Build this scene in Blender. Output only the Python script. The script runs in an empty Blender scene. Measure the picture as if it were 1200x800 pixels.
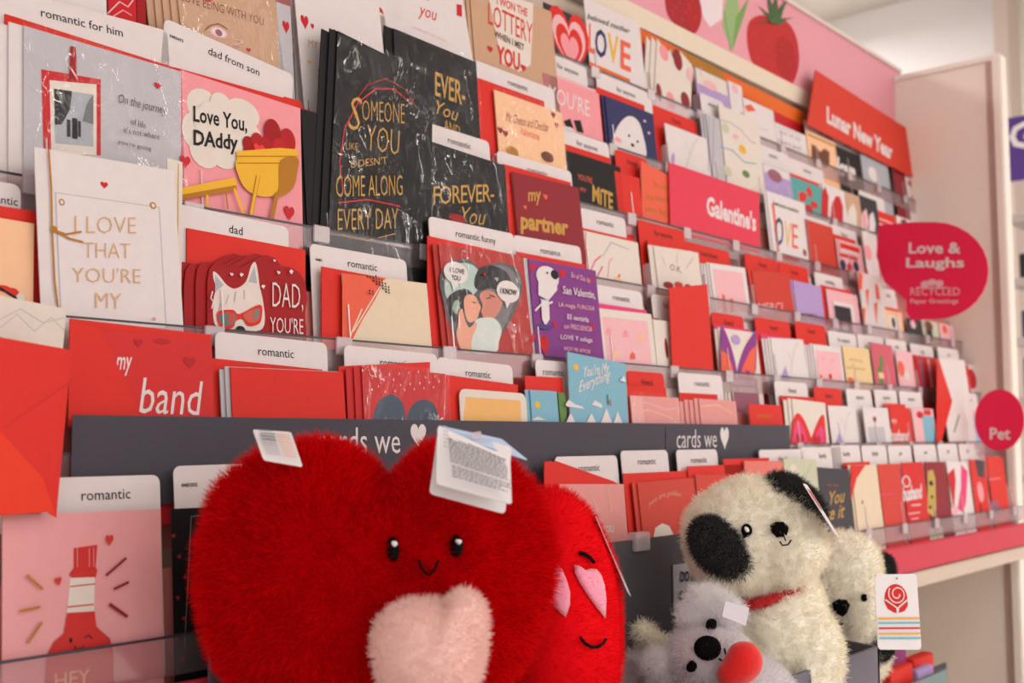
import bpy, bmesh, math, random
from mathutils import Vector, Matrix, noise
from mathutils.bvhtree import BVHTree
random.seed(7)
R = math.radians

# ------------------------------------------------------------------ camera
F = 1300.0                      # focal length in pixels of the 1200x800 frame
AZ = R(41.15); PITCH = R(4.84); ZC = 1.25
sc = bpy.context.scene
COL = sc.collection
cam_d = bpy.data.cameras.new('camera'); cam = bpy.data.objects.new('camera', cam_d); COL.objects.link(cam)
cam.location = (0, 0, ZC); cam.rotation_euler = (R(90)+PITCH, 0, AZ-R(90))
cam_d.sensor_width = 36; cam_d.lens = F/1200*36; cam_d.clip_start = .02; cam_d.clip_end = 60
cam_d.dof.use_dof = True; cam_d.dof.focus_distance = 0.99; cam_d.dof.aperture_fstop = 7.0
sc.camera = cam
# ------------------------------------------------------------------ light
w = bpy.data.worlds.new('World'); sc.world = w; w.use_nodes = True
bg = w.node_tree.nodes['Background']; bg.inputs[0].default_value = (1.0, .97, .97, 1); bg.inputs[1].default_value = 1.25
def area(name, loc, size, size_y, power, col, rot=(0,0,0)):
    l = bpy.data.lights.new(name, 'AREA'); l.shape = 'RECTANGLE'; l.size = size; l.size_y = size_y
    l.energy = power; l.color = col
    o = bpy.data.objects.new(name, l); o.location = loc; o.rotation_euler = rot; COL.objects.link(o); return o
LAMPS = [(x, y) for y in (-.95, -2.7, -4.4, 2.4) for x in (-.9, .9, 2.4, 3.8)]
LP = {-.95: 2.5, -2.7: 15, -4.4: 28, 2.4: 24}
for lx, ly in LAMPS: area('ceiling_fill_light', (lx, ly, 2.93), 1.2, .5, LP[ly]*(.62 if lx < 2 else 1.6), (1, .955, .93))  # unseen overhead lamps; extra rows added to fill the rack and far wall
sc.view_settings.view_transform = 'Standard'; sc.view_settings.look = 'None'
sc.view_settings.gamma = 1; sc.view_settings.use_curve_mapping = False
sc.view_settings.exposure = -0.42

# ------------------------------------------------------------------ pixel helpers (frame of the photograph -> points on real planes)
fw = Vector((math.cos(AZ)*math.cos(PITCH), math.sin(AZ)*math.cos(PITCH), math.sin(PITCH)))
rt = Vector((math.sin(AZ), -math.cos(AZ), 0)); up = rt.cross(fw)
def ray(px, py): return fw + rt*((px-600)/F) + up*((400-py)/F)
def at_y(px, py, Y):
    r = ray(px, py); s = Y/r.y; return Vector((r.x*s, Y, ZC+r.z*s))
def at_x(px, py, X):
    r = ray(px, py); s = X/r.x; return Vector((X, r.y*s, ZC+r.z*s))
def at_d(px, py, d): return Vector((0,0,ZC)) + ray(px, py)*d

# ------------------------------------------------------------------ materials
def lin(c):
    return tuple(((v/255)/12.92 if v/255 <= .04045 else (((v/255)+.055)/1.055)**2.4) for v in c)
MC = {}
def mat(key, col, rough=.55, grain=.04, scale=60, spec=.4, bump=0.0, metal=0.0, sheen=0.0, coat=0.0):
    """principled material with a faint procedural mottling of the colour"""
    if key in MC: return MC[key]
    m = bpy.data.materials.new(key); m.use_nodes = True; nt = m.node_tree; b = nt.nodes['Principled BSDF']
    c = lin(col)
    tc = nt.nodes.new('ShaderNodeTexCoord'); n = nt.nodes.new('ShaderNodeTexNoise'); n.inputs['Scale'].default_value = scale
    n.inputs['Detail'].default_value = 4
    nt.links.new(tc.outputs['Object'], n.inputs['Vector'])
    mx = nt.nodes.new('ShaderNodeMix'); mx.data_type = 'RGBA'
    mx.inputs[6].default_value = tuple(v*(1-grain) for v in c)+(1,); mx.inputs[7].default_value = tuple(min(1, v*(1+grain)) for v in c)+(1,)
    nt.links.new(n.outputs['Fac'], mx.inputs[0]); nt.links.new(mx.outputs[2], b.inputs['Base Color'])
    b.inputs['Roughness'].default_value = rough; b.inputs['Specular IOR Level'].default_value = spec
    b.inputs['Metallic'].default_value = metal; b.inputs['Sheen Weight'].default_value = sheen; b.inputs['Coat Weight'].default_value = coat
    if bump:
        bp = nt.nodes.new('ShaderNodeBump'); bp.inputs['Strength'].default_value = bump; bp.inputs['Distance'].default_value = .002
        nt.links.new(n.outputs['Fac'], bp.inputs['Height']); nt.links.new(bp.outputs[0], b.inputs['Normal'])
    MC[key] = m; return m
def ink(col):
    if isinstance(col, str): col = PAL[col]
    return mat('paper_%d_%d_%d' % tuple(col), col, .55, .05, 90, .2)
def clear(key, tint, amount, rough=.08, bump=0.0, scale=30, haze=0.0):
    """clear plastic: mostly transparent, with a glossy skin and optional crinkle"""
    if key in MC: return MC[key]
    m = bpy.data.materials.new(key); m.use_nodes = True; nt = m.node_tree
    nt.nodes.remove(nt.nodes['Principled BSDF']); out = nt.nodes['Material Output']
    tr = nt.nodes.new('ShaderNodeBsdfTransparent'); tr.inputs[0].default_value = lin(tint)+(1,)
    gl = nt.nodes.new('ShaderNodeBsdfGlossy'); gl.inputs['Roughness'].default_value = rough
    df = nt.nodes.new('ShaderNodeBsdfDiffuse'); df.inputs[0].default_value = lin(tint)+(1,)
    m1 = nt.nodes.new('ShaderNodeMixShader'); m2 = nt.nodes.new('ShaderNodeMixShader')
    fr = nt.nodes.new('ShaderNodeFresnel'); fr.inputs['IOR'].default_value = 1.45
    mt = nt.nodes.new('ShaderNodeMath'); mt.operation = 'MULTIPLY_ADD'; mt.inputs[1].default_value = .45; mt.inputs[2].default_value = amount
    nt.links.new(fr.outputs[0], mt.inputs[0]); nt.links.new(mt.outputs[0], m2.inputs[0])
    m1.inputs[0].default_value = haze
    nt.links.new(tr.outputs[0], m1.inputs[1]); nt.links.new(df.outputs[0], m1.inputs[2])
    nt.links.new(m1.outputs[0], m2.inputs[1]); nt.links.new(gl.outputs[0], m2.inputs[2]); nt.links.new(m2.outputs[0], out.inputs[0])
    if bump:
        tc = nt.nodes.new('ShaderNodeTexCoord'); n = nt.nodes.new('ShaderNodeTexNoise'); n.inputs['Scale'].default_value = scale
        n.inputs['Detail'].default_value = 3; n.inputs['Distortion'].default_value = 1.5
        bp = nt.nodes.new('ShaderNodeBump'); bp.inputs['Strength'].default_value = bump; bp.inputs['Distance'].default_value = .01
        nt.links.new(tc.outputs['Object'], n.inputs['Vector']); nt.links.new(n.outputs['Fac'], bp.inputs['Height'])
        nt.links.new(bp.outputs[0], gl.inputs['Normal']); nt.links.new(bp.outputs[0], fr.inputs['Normal'])
    MC[key] = m; return m
def emit(key, col, s):
    m = bpy.data.materials.new(key); m.use_nodes = True; b = m.node_tree.nodes['Principled BSDF']
    b.inputs['Emission Color'].default_value = lin(col)+(1,); b.inputs['Emission Strength'].default_value = s
    MC[key] = m; return m
PAL = dict(white=(222,212,212), ivory=(222,210,200), cream=(224,204,178), red=(214,44,34), dred=(158,18,24), brick=(200,60,46), crim=(196,30,40),
  pink=(236,150,158), lpink=(232,178,184), hot=(226,64,122), black=(20,18,20), dgrey=(50,48,54), gold=(196,150,72), kraft=(198,158,130),
  ink=(28,26,30), purple=(140,56,136), lav=(176,150,200), navy=(46,48,92), blue=(126,176,196), teal=(84,160,158), orange=(226,104,34),
  yellow=(232,176,48), dyel=(176,116,30), green=(96,130,70), sage=(196,196,170), maroon=(140,36,46), grey=(120,118,124), lgrey=(188,184,190),
  sky=(150,190,226), coral=(228,96,70), brown=(110,62,44), silver=(170,172,180), skin=(226,160,134), peach=(240,190,150), mauve=(150,90,110))
CLEAR = clear('clear_acrylic', (248,240,242), .02, .1, haze=.05)
CLIP = clear('frosted_clip', (250,240,242), .04, .25, haze=.36)
def cellophane():
    m = bpy.data.materials.new('crinkled_cellophane'); m.use_nodes = True; nt = m.node_tree; N = nt.nodes.new; L = nt.links.new
    nt.nodes.remove(nt.nodes['Principled BSDF']); out = nt.nodes['Material Output']
    tc = N('ShaderNodeTexCoord'); mp = N('ShaderNodeMapping'); mp.inputs['Rotation'].default_value = (0, .6, 0); mp.inputs['Scale'].default_value = (1.0, 1, .45)
    n = N('ShaderNodeTexNoise'); n.inputs['Scale'].default_value = 42; n.inputs['Detail'].default_value = 3; n.inputs['Distortion'].default_value = 1.2
    L(tc.outputs['Object'], mp.inputs[0]); L(mp.outputs[0], n.inputs['Vector'])
    a = N('ShaderNodeMath'); a.operation = 'SUBTRACT'; a.inputs[1].default_value = .5; L(n.outputs['Fac'], a.inputs[0])
    b = N('ShaderNodeMath'); b.operation = 'ABSOLUTE'; L(a.outputs[0], b.inputs[0])
    r = N('ShaderNodeMapRange'); r.inputs['From Min'].default_value = 0; r.inputs['From Max'].default_value = .016; r.inputs['To Min'].default_value = 1; r.inputs['To Max'].default_value = 0; L(b.outputs[0], r.inputs['Value'])
    n2 = N('ShaderNodeTexNoise'); n2.inputs['Scale'].default_value = 14; L(tc.outputs['Object'], n2.inputs['Vector'])
    r2 = N('ShaderNodeMapRange'); r2.inputs['From Min'].default_value = .46; r2.inputs['From Max'].default_value = .62; L(n2.outputs['Fac'], r2.inputs['Value'])
    mm = N('ShaderNodeMath'); mm.operation = 'MULTIPLY'; L(r.outputs[0], mm.inputs[0]); L(r2.outputs[0], mm.inputs[1])
    m3 = N('ShaderNodeMath'); m3.operation = 'MULTIPLY_ADD'; m3.inputs[1].default_value = .38; m3.inputs[2].default_value = .018; L(mm.outputs[0], m3.inputs[0])
    bp = N('ShaderNodeBump'); bp.inputs['Strength'].default_value = .5; bp.inputs['Distance'].default_value = .01; L(n.outputs['Fac'], bp.inputs['Height'])
    tr = N('ShaderNodeBsdfTransparent'); gl = N('ShaderNodeBsdfGlossy'); gl.inputs['Roughness'].default_value = .13; L(bp.outputs[0], gl.inputs['Normal'])
    mx = N('ShaderNodeMixShader'); L(m3.outputs[0], mx.inputs[0]); L(tr.outputs[0], mx.inputs[1]); L(gl.outputs[0], mx.inputs[2]); L(mx.outputs[0], out.inputs[0])
    return m
SLEEVE = cellophane()
EDGE = mat('smoky_plastic_edge', (58,52,60), .3, .03)
GREY = mat('charcoal_board', (74,71,80), .6, .04, 30, .2)
DGREY = mat('dark_charcoal_board', (72,68,74), .6, .04, 30)

# ------------------------------------------------------------------ object helpers
LABELS = {}
def tag(o, label, cat, group=None, kind=None):
    if label:
        if not 3 < len(label.split()) < 17: print('LABEL LENGTH', len(label.split()), label)
        if label in LABELS and not group: print('DUPLICATE LABEL', label)
        LABELS[label] = 1; o['label'] = label
    if cat: o['category'] = cat
    if group: o['group'] = group
    if kind: o['kind'] = kind
    return o
def empty(name, loc, label, cat, group=None):
    o = bpy.data.objects.new(name, None); COL.objects.link(o); o.location = loc; o.empty_display_size = .02
    return tag(o, label, cat, group)
def link(name, me, mats, parent=None, M=None, smooth=False):
    for m in (mats if isinstance(mats, (list, tuple)) else [mats]): me.materials.append(m)
    if smooth:
        for p in me.polygons: p.use_smooth = True
    o = bpy.data.objects.new(name, me); COL.objects.link(o)
    if parent: o.parent = parent
    if M is not None: o.matrix_local = M
    return o
def mesh(name, vs, fs, mi=None):
    me = bpy.data.meshes.new(name); me.from_pydata([tuple(v) for v in vs], [], fs)
    if mi: me.polygons.foreach_set('material_index', mi)
    me.update(); return me
def box(name, lo, hi, m, parent=None, bevel=0.0, off=(0,0,0)):
    """box from corner lo to corner hi (world); origin at base centre"""
    lo = Vector(lo); hi = Vector(hi); c = Vector(((lo.x+hi.x)/2, (lo.y+hi.y)/2, lo.z)); d = hi-lo
    bm = bmesh.new(); bmesh.ops.create_cube(bm, size=1)
    for v in bm.verts: v.co = Vector((v.co.x*d.x, v.co.y*d.y, (v.co.z+.5)*d.z))
    if bevel: bmesh.ops.bevel(bm, geom=bm.edges[:], offset=bevel, segments=2, affect='EDGES')
    me = bpy.data.meshes.new(name); bm.to_mesh(me); bm.free()
    o = link(name, me, m, parent)
    o.location = c - (Vector(parent.location) if parent else Vector((0,0,0)))
    return o
def prism(name, pts, y0, y1, m, parent=None, M=None):
    """outline pts (x,z) extruded from y0 (front) to y1 (back)"""
    n = len(pts); vs = [(x, y0, z) for x, z in pts]+[(x, y1, z) for x, z in pts]
    fs = [list(range(n)), list(range(2*n-1, n-1, -1))]+[[i, i+n, (i+1) % n+n, (i+1) % n] for i in range(n)]
    me = mesh(name, vs, fs); bm = bmesh.new(); bm.from_mesh(me); bmesh.ops.recalc_face_normals(bm, faces=bm.faces); bm.to_mesh(me); bm.free()
    return link(name, me, m, parent, M)
def round_rect(w, h, r, k=4, top_only=True):
    p = [(-w/2, 0), (w/2, 0)]
    for i in range(k+1):
        a = i/k*math.pi/2; p.append((w/2-r+r*math.cos(a), h-r+r*math.sin(a)))
    for i in range(k+1):
        a = math.pi/2+i/k*math.pi/2; p.append((-w/2+r+r*math.cos(a), h-r+r*math.sin(a)))
    return p
def heart_pts(n=28):
    o = []
    for i in range(n):
        t = i/n*2*math.pi
        o.append((math.sin(t)**3*.5, (13*math.cos(t)-5*math.cos(2*t)-2*math.cos(3*t)-math.cos(4*t))/32+.05))
    return o
HP = heart_pts()
TC = {}
def text_mesh(s, bold=0.0, shear=0.0, spacing=1.0):
    k = (s, bold, shear, spacing)
    if k in TC: return TC[k]
    c = bpy.data.curves.new('lettering', 'FONT'); c.body = s; c.size = 1; c.resolution_u = 2; c.fill_mode = 'FRONT'
    c.offset = bold; c.shear = shear; c.space_character = spacing
    o = bpy.data.objects.new('lettering', c); COL.objects.link(o)
    dg = bpy.context.evaluated_depsgraph_get(); me = o.evaluated_get(dg).to_mesh()
    vs = [(v.co.x, v.co.y) for v in me.vertices]; fs = [list(p.vertices) for p in me.polygons]
    o.evaluated_get(dg).to_mesh_clear(); bpy.data.objects.remove(o); bpy.data.curves.remove(c)
    TC[k] = (vs, fs); return TC[k]

class Art:
    """collects flat printed shapes given as pixels of the photograph, mapped to a card's own plane"""
    def __init__(s, fmap): s.m = fmap; s.v = []; s.f = []; s.mi = []; s.mats = []; s.n = 0; s.tv = []; s.tf = []; s.tmi = []
    def slot(s, col):
        m = ink(col) if not isinstance(col, bpy.types.Material) else col
        if m not in s.mats: s.mats.append(m)
        return s.mats.index(m)
    def poly(s, pts, col):              # pts in local (x,z)
        s.n += 1; y = -.00012*s.n; b = len(s.v); s.v += [(x, y, z) for x, z in pts]
        s.f.append(list(range(b, b+len(pts)))); s.mi.append(s.slot(col))
    def draw(s, sh):
        k = sh[0]; m = s.m
        if k == 'r':
            _, xl, yt, xr, yb, col = sh; x0, z0 = m(xl, yt); x1 = m(xr, yt)[0]; z1 = m(xl, yb)[1]
            s.poly([(x0, z0), (x0, z1), (x1, z1), (x1, z0)], col)
        elif k == 'e':
            _, cx, cy, rx, ry, col = sh; x, z = m(cx, cy); a = abs(m(cx+rx, cy)[0]-x); b = abs(m(cx, cy+ry)[1]-z)
            s.poly([(x+a*math.cos(t*math.pi/8), z+b*math.sin(t*math.pi/8)) for t in range(16)], col)
        elif k == 'h':
            _, cx, cy, w_, col = sh[:5]; rot = R(sh[5]) if len(sh) > 5 else 0; hh = sh[6] if len(sh) > 6 else 1
            x, z = m(cx, cy); a = abs(m(cx+w_, cy)[0]-x)
            s.poly([(x+a*(p*math.cos(rot)-q*hh*math.sin(rot)), z+a*(p*math.sin(rot)+q*hh*math.cos(rot))) for p, q in HP], col)
        elif k == 'p': s.poly([m(*p) for p in sh[1]], sh[2])
        elif k == 's':          # smooth closed outline through the points
            q = [Vector(p) for p in sh[1]]; o = []; n = len(q)
            for i in range(n):
                a, b, c, d = q[i-1], q[i], q[(i+1) % n], q[(i+2) % n]
                for j in range(4):
                    t = j/4; o.append(.5*((2*b)+(-a+c)*t+(2*a-5*b+4*c-d)*t*t+(-a+3*b-3*c+d)*t**3))
            s.poly([m(*p) for p in o], sh[2])
        elif k == 'l':
            P = [Vector(m(*p)) for p in sh[1]]; x, z = m(*sh[1][0]); wd = abs(m(sh[1][0][0], sh[1][0][1]+sh[2])[1]-z)/2
            s.n += 1; y = -.00012*s.n
            for a, b in zip(P, P[1:]):
                d = (b-a); 
                if d.length < 1e-7: continue
                e = d.normalized()*wd*.4; q = Vector((-d.y, d.x)).normalized()*wd; i = len(s.v)
                for v in (a-e-q, b+e-q, b+e+q, a-e+q): s.v.append((v.x, y, v.y))
                s.f.append([i, i+1, i+2, i+3]); s.mi.append(s.slot(sh[3]))
        elif k == 't':
            _, st, x0, y0, x1, y1, h, col = sh[:8]; o = sh[8] if len(sh) > 8 else {}
            vs, fs = text_mesh(st, o.get('b', 0), o.get('s', 0), o.get('sp', 1))
            if not vs: return
            ax = min(v[0] for v in vs); bx = max(v[0] for v in vs); ay = min(v[1] for v in vs); by = max(v[1] for v in vs)
            A = Vector(m(x0, y0)); B = Vector(m(x1, y1)); U = Vector(m(x0+o.get('ux', 0), y0-h))-A; s.n += 1; y = -.00012*s.n; i = len(s.tv)
            arc = o.get('arc', 0)
            for vx, vy in vs:
                a = (vx-ax)/(bx-ax); b = (vy-ay)/(by-ay); b2 = b+arc*(1-(2*a-1)**2)
                p = A+(B-A)*a+U*b2; s.tv.append((p.x, y, p.y))
            sl = s.slot(col)
            for f in fs: s.tf.append([q+i for q in f]); s.tmi.append(sl)
    def build(s, root, name='artwork'):
        if s.f: link(name, mesh(name, s.v, s.f, s.mi), s.mats, root)
        if s.tf: link('lettering', mesh('lettering', s.tv, s.tf, s.tmi), s.mats, root)
# ------------------------------------------------------------------ the card rack: seven tiers stepping up and back
LEAN = R(6); TL = math.tan(LEAN); CL = math.cos(LEAN); SL = math.sin(LEAN)
ROWY = dict(f=.72, e=.76, d=.795, c=.83, b=.86, a=.89, z=.92)
LIPPX = dict(f=(1000,622), e=(1000,519), d=(400,398), c=(400,273), b=(739,253), a=(655,152), z=(700,84))
ROWZ = {k: at_y(*LIPPX[k], ROWY[k]).z for k in ROWY}
ORDER = 'fedcbaz'
XL, XE, PITCHW = .12, 2.394, .139
def rmap(row, px, py, off=0):
    """pixel -> (X, distance up the leaning plane of a tier)"""
    r = ray(px, py); s = (ROWY[row]+off+(ZC-ROWZ[row])*TL)/(r.y-r.z*TL)
    return Vector((r.x*s, (ZC+r.z*s-ROWZ[row])/CL))
def rmat(row, u, v, off, roll=0):
    """world matrix of a card standing in a tier, base centre at (u, v)"""
    ex = Vector((math.cos(roll), math.sin(roll)*SL, math.sin(roll)*CL)); ez = Vector((-math.sin(roll), math.cos(roll)*SL, math.cos(roll)*CL))
    ey = ez.cross(ex)
    P = Vector((u, ROWY[row]+off+v*SL, ROWZ[row]+v*CL))
    return Matrix(((ex.x, ey.x, ez.x, P.x), (ex.y, ey.y, ez.y, P.y), (ex.z, ey.z, ez.z, P.z), (0,0,0,1)))
STOPW = ('with', 'on', 'beside', 'at', 'in', 'behind', 'reading', 'of', 'and', 'under', 'above', 'near', 'about')
def fit(prefix, name, n=16):
    ws = name.split(); k = n-len(prefix.split())
    if len(ws) > k:
        ws = ws[:k]
        while ws[-1] in STOPW+('a', 'the', 'its'): ws.pop()
    return prefix+' '+' '.join(ws)
ORD = ('nearest', 'second', 'third', 'fourth')
def card(row, xl, yl, xr, yr=None, col='white', art=(), name='', h=None, off=0, sleeve=False, stack=0, sdx=-.006, env=None, tab=None,
         round_=0.0, label=None, thick=.0012, kind='greeting_card', cat='greeting card', outline=None, depth=.055, scol=None, sart=()):
    A = rmap(row, xl, yl, off); 
    if yr is None: B = rmap(row, xr, yl, off); B = Vector((B.x, A.y)); 
    else: B = rmap(row, xr, yr, off)
    w = (B-A).length; roll = math.atan2(B.y-A.y, B.x-A.x)
    if h is None: h = max(.03, (A.y+B.y)/2+depth)
    T = (A+B)/2; base = T-Vector((-math.sin(roll), math.cos(roll)))*h
    M = rmat(row, base.x, base.y, off, roll)
    def fm(px, py):
        q = rmap(row, px, py, off)-base; return (q.x*math.cos(roll)+q.y*math.sin(roll), -q.x*math.sin(roll)+q.y*math.cos(roll))
    pts = [fm(*p) for p in outline] if outline else (round_rect(w, h, round_) if round_ else [(-w/2, 0), (w/2, 0), (w/2, h), (-w/2, h)])
    o = prism(kind, pts, 0, thick, ink(col), None, M)
    # fold of the card: a second leaf just behind the first, seen at the edges
    tag(o, label or ('%s' % name), cat)
    if not outline and kind == 'greeting_card' and not round_:
        prism('back_leaf', [(-w/2+.0012, .001), (w/2-.0006, .001), (w/2-.0006, h-.0006), (-w/2+.0012, h-.0006)], thick+.0004, thick+.0014, ink('ivory'), o)
    a = Art(fm)
    for sh in art: a.draw(sh)
    a.build(o)
    if sleeve:
        n = 6; vs = []; fs = []
        for j in range(n+1):
            for i in range(n+1):
                vs.append((-w/2-.002+(w+.004)*i/n, -.0022-.0012*noise.noise((i*1.3, j*1.7, w*90)), -.001+(h+.005)*j/n))
        fs = [[j*(n+1)+i, j*(n+1)+i+1, (j+1)*(n+1)+i+1, (j+1)*(n+1)+i] for j in range(n) for i in range(n)]
        link('plastic_sleeve', mesh('sleeve', vs, fs), SLEEVE, o, smooth=True)
    short = name
    for i in range(stack):
        d = (i+1)
        M2 = rmat(row, base.x+sdx*d, base.y-.001*d+.0015*(d % 2), off+.0018*d, roll)
        s = prism(kind, pts, 0, thick, ink(scol or col), None, M2)
        tag(s, fit('%s spare copy behind the' % ORD[i], short), cat, group='spare copies behind the '+short)
        if sart:
            a2 = Art(fm)
            for sh in sart: a2.draw(sh)
            a2.build(s)
    if env and env[0] == 'P':
        loose(row, env[1], env[2] if len(env) > 2 else 'red', min(off+.004+.0018*stack, .0096), fit('envelope standing behind the', short))
    elif env:
        dx, du, ec = env[:3]; dr = env[3] if len(env) > 3 else dx
        ew = w-dx+dr; eoff = min(off+.0032+.0018*stack, .0088)
        if du+T.y > 0:
            M3 = rmat(row, T.x+(dx+dr)/2, base.y, eoff+.0008, 0); eh = h+du
            e = prism('envelope', [(-ew/2, 0), (ew/2, 0), (ew/2, eh), (-ew/2, eh)], 0, .0012, ink(ec), None, M3)
            prism('envelope_flap', [(-ew/2+.002, eh-.001), (ew/2-.002, eh-.001), (0, eh-.05)], .0013, .0017, ink(ec), e)
            tag(e, fit('blank envelope standing behind the', short), 'envelope')
    if tab:
        tb = list(tab)
        if len(tb) > 5: tb[5] = short
        elif len(tb) == 5: tb.append(short)
        else: tb += ['white', short]
        mktab(row, *tb)
    return o
def mktab(row, xl, yl, xr, text, col='white', short='', off=.0112, depth=.03, tcol='ink', code=None, yr=None):
    A = rmap(row, xl, yl, off); B = rmap(row, xr, yl, off) if yr is None else rmap(row, xr, yr, off)
    if yr is None: B = Vector((B.x, A.y))
    w = (B-A).length; roll = math.atan2(B.y-A.y, B.x-A.x); h = max(.03, A.y+depth); T = (A+B)/2
    base = T-Vector((-math.sin(roll), math.cos(roll)))*h
    o = prism('divider_tab', round_rect(w, h, .006), 0, .0009, ink(col), None, rmat(row, base.x, base.y, off, roll))
    vs, fs = text_mesh(text, .002); W = max(v[0] for v in vs); S = .0106
    if W*S > w*.8: S = w*.8/W
    tv = [(v[0]*S-W*S*.45, -.0003, h-.0165+v[1]*S) for v in vs]; tf = list(fs)
    if code:
        v2, f2 = text_mesh(code, .02)
        link('stock_code', mesh('stock_code', [(v[0]*.004-w/2+.006, -.0003, h-.016+v[1]*.004) for v in v2], f2), ink(tcol), o)
    link('lettering', mesh('lettering', tv, tf), ink(tcol), o)
    tag(o, fit('%s tab reading %s behind the' % ('red' if col in ('red', 'brick', 'crim') else 'white', text), short), 'divider')
    return o

rack = empty('card_rack', (XL, .72, 0), 'stepped greeting card rack with seven tiers of pockets and clear plastic lips', 'card rack')
def rbox(name, lo, hi, m, bevel=0): return box(name, lo, hi, m, rack, bevel)
RAIL_PINK = mat('glossy_pink_rail', (204,46,70), .5, .05, 8)
BEIGE = mat('beige_painted_metal', (206,186,170), .5, .03, 6)
PANELM = mat('mauve_grey_panel', (204,120,114), .5, .05, 20)
for i, k in enumerate(ORDER):
    Y, Z = ROWY[k], ROWZ[k]
    # sloping back board of the tier
    b0 = -.075; b1 = .045
    vs = []
    for x in (XL, XE):
        for v, o_ in ((b0, .0160), (b1, .0160), (b1, .0175), (b0, .0175)):
            vs.append((x-XL, Y+o_+v*SL-.72, Z+v*CL))
    link('tier_panel', mesh('tier_panel', vs, [[0,1,2,3],[7,6,5,4],[0,4,5,1],[1,5,6,2],[2,6,7,3],[3,7,4,0]]), PANELM, rack)
    # clear lip with a smoky upper edge
    lh = .028
    rbox('clear_lip', (XL, Y-.0065, Z-lh), (XE, Y-.0045, Z-.0012), CLEAR)
    rbox('lip_edge', (XL, Y-.0066, Z-.0013), (XE, Y-.0044, Z+.0004), EDGE)
    x0 = rmap('d', 397, 399).x - PITCHW*5
    for j in range(22):
        x = x0+j*PITCHW
        if x < XL+.01 or x > XE-.01 or (k == 'e' and x < at_y(925, 500, .75).x) or (k == 'f' and x < at_y(1000, 620, .72).x): continue
        rbox('lip_clip', (x-.010, Y-.0088, Z-.015), (x+.010, Y-.0068, Z+.0020), CLIP, .001)
        # upright clear divider with a rounded top
        pts = [(0, -.05), (.0145, -.05)]
        for q in range(5):
            a = q/4*math.pi/2; pts.append((.0145-.007+.007*math.cos(a), .034-.007+.007*math.sin(a)))
        pts.append((.001, .034))
        vs = [(-.0007, p[0]+p[1]*TL, p[1]) for p in pts]+[(.0007, p[0]+p[1]*TL, p[1]) for p in pts]; n = len(pts)
        me = mesh('pocket_divider', vs, [list(range(n)), list(range(2*n-1, n-1, -1))]+[[q, q+n, (q+1) % n+n, (q+1) % n] for q in range(n)])
        d = link('pocket_divider', me, CLIP, rack); d.location = (x+.0125-XL, Y-.003-.72+.0, Z)
# ledges under the bottom tier
zf = ROWZ['f']
rbox('pink_price_rail', (XL, .692, zf-.072), (XE, .702, zf-.030), RAIL_PINK, .002)
rbox('bottom_shelf', (XL, .69, zf-.098), (XE, 1.02, zf-.074), BEIGE, .002)
rbox('tier_floor', (XL, .7125, zf-.074), (XE, .745, zf-.060), BEIGE)
rbox('rack_backing', (XL, .965, zf-.098), (XE, .975, 1.95), BEIGE)
rbox('cabinet_back', (XL, .98, 0), (XE, 1.0, zf-.098), BEIGE)
rbox('plinth', (XL, .72, 0), (XE, .98, .10), DGREY)
# ------------------------------------------------------------------ tier z and what stands behind it
C = card
def loose(row, quad, col, off, label, name='envelope', cat='envelope', th=.0012, art=(), yoff=None):
    P = [rmap(row, x, y, off) for x, y in quad]; cx = sum(p.x for p in P)/len(P); bz = min(p.y for p in P)
    def fm(px, py): q = rmap(row, px, py, off); return (q.x-cx, q.y-bz)
    o = prism(name, [(p.x-cx, p.y-bz) for p in P], 0, th, ink(col), None, rmat(row, cx, bz, off))
    tag(o, label, cat)
    a = Art(fm)
    for s in art: a.draw(s)
    a.build(o); return o
G = 'gold'
C('z', 637,2,681, col='dgrey', art=[('h',668,52,44,'red',0,1.3),('h',668,54,36,'lpink',0,1.3),('h',668,57,29,'red',0,1.3),('h',668,59,20,'pink',0,1.3)], name='black card with nested pink and red hearts on the top tier')
C('z', 684,-4,746, col='white', art=[('t','L',690,61,697,64,34,'coral',{'b':.02}),('t','O',697,66,711,70,34,'navy',{'b':.02}),('t','V',712,72,725,77,34,'yellow',{'b':.02}),('t','E',727,80,739,85,34,'coral',{'b':.02}),('p',[(690,72),(738,93),(738,97),(690,78)],'orange'),('t','beloved mother',688,22,738,40,7,'ink',{'s':.3})],
  name='white card with LOVE in coloured outline letters on the top tier', stack=0, tab=None)
C('z', 768,40,812, col='ivory', art=[('e',786,118,5,10,'pink'),('e',803,118,5,10,'maroon'),('e',778,62,5,9,'pink'),('e',794,70,5,12,'maroon'),('e',808,88,3,8,'lpink'),('e',772,108,3,10,'maroon')],
  outline=[(770,45),(778,56),(786,62),(794,80),(797,60),(811,76),(809,150),(766,130)], name='scallop topped white card with pink and brown dots', stack=2, sdx=-.012)
C('z', 814,78,850, col='lav', art=[('r',815,79,849,96,'ivory'),('e',832,100,8,5,'lpink')], name='lavender and cream card in a glittering plastic bag', sleeve=True)
C('z', 853,94,868, col='white', name='narrow white card between lavender bag and orange motif card', art=[('e',861,104,4,5,'lpink')])
C('z', 869,113,904, col='white', art=[('p',[(872,124),(880,122),(886,130),(876,131)],'coral'),('l',[(872,142),(900,154)],1,'lgrey')], name='white card with a small orange sprig', stack=1)
C('z', 908,143,942, col='white', art=[('t','with all my',912,156,938,166,4,'grey'),('t','heart and',912,166,938,176,4,'grey'),('t','love',916,175,932,181,5,'coral'),('l',[(911,148),(938,160)],.8,'lgrey')], name='white card with lines of grey verse', stack=1)
C('z', 944,152,977, col='peach', art=[('p',[(951,168),(958,174),(961,178),(966,174),(972,178),(972,194),(966,197),(962,190),(958,194),(951,186)],'brown'),('r',946,156,976,158,'dyel')], name='buff card with a brown butterfly', tab=(942,140,975,'love','white'))
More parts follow.
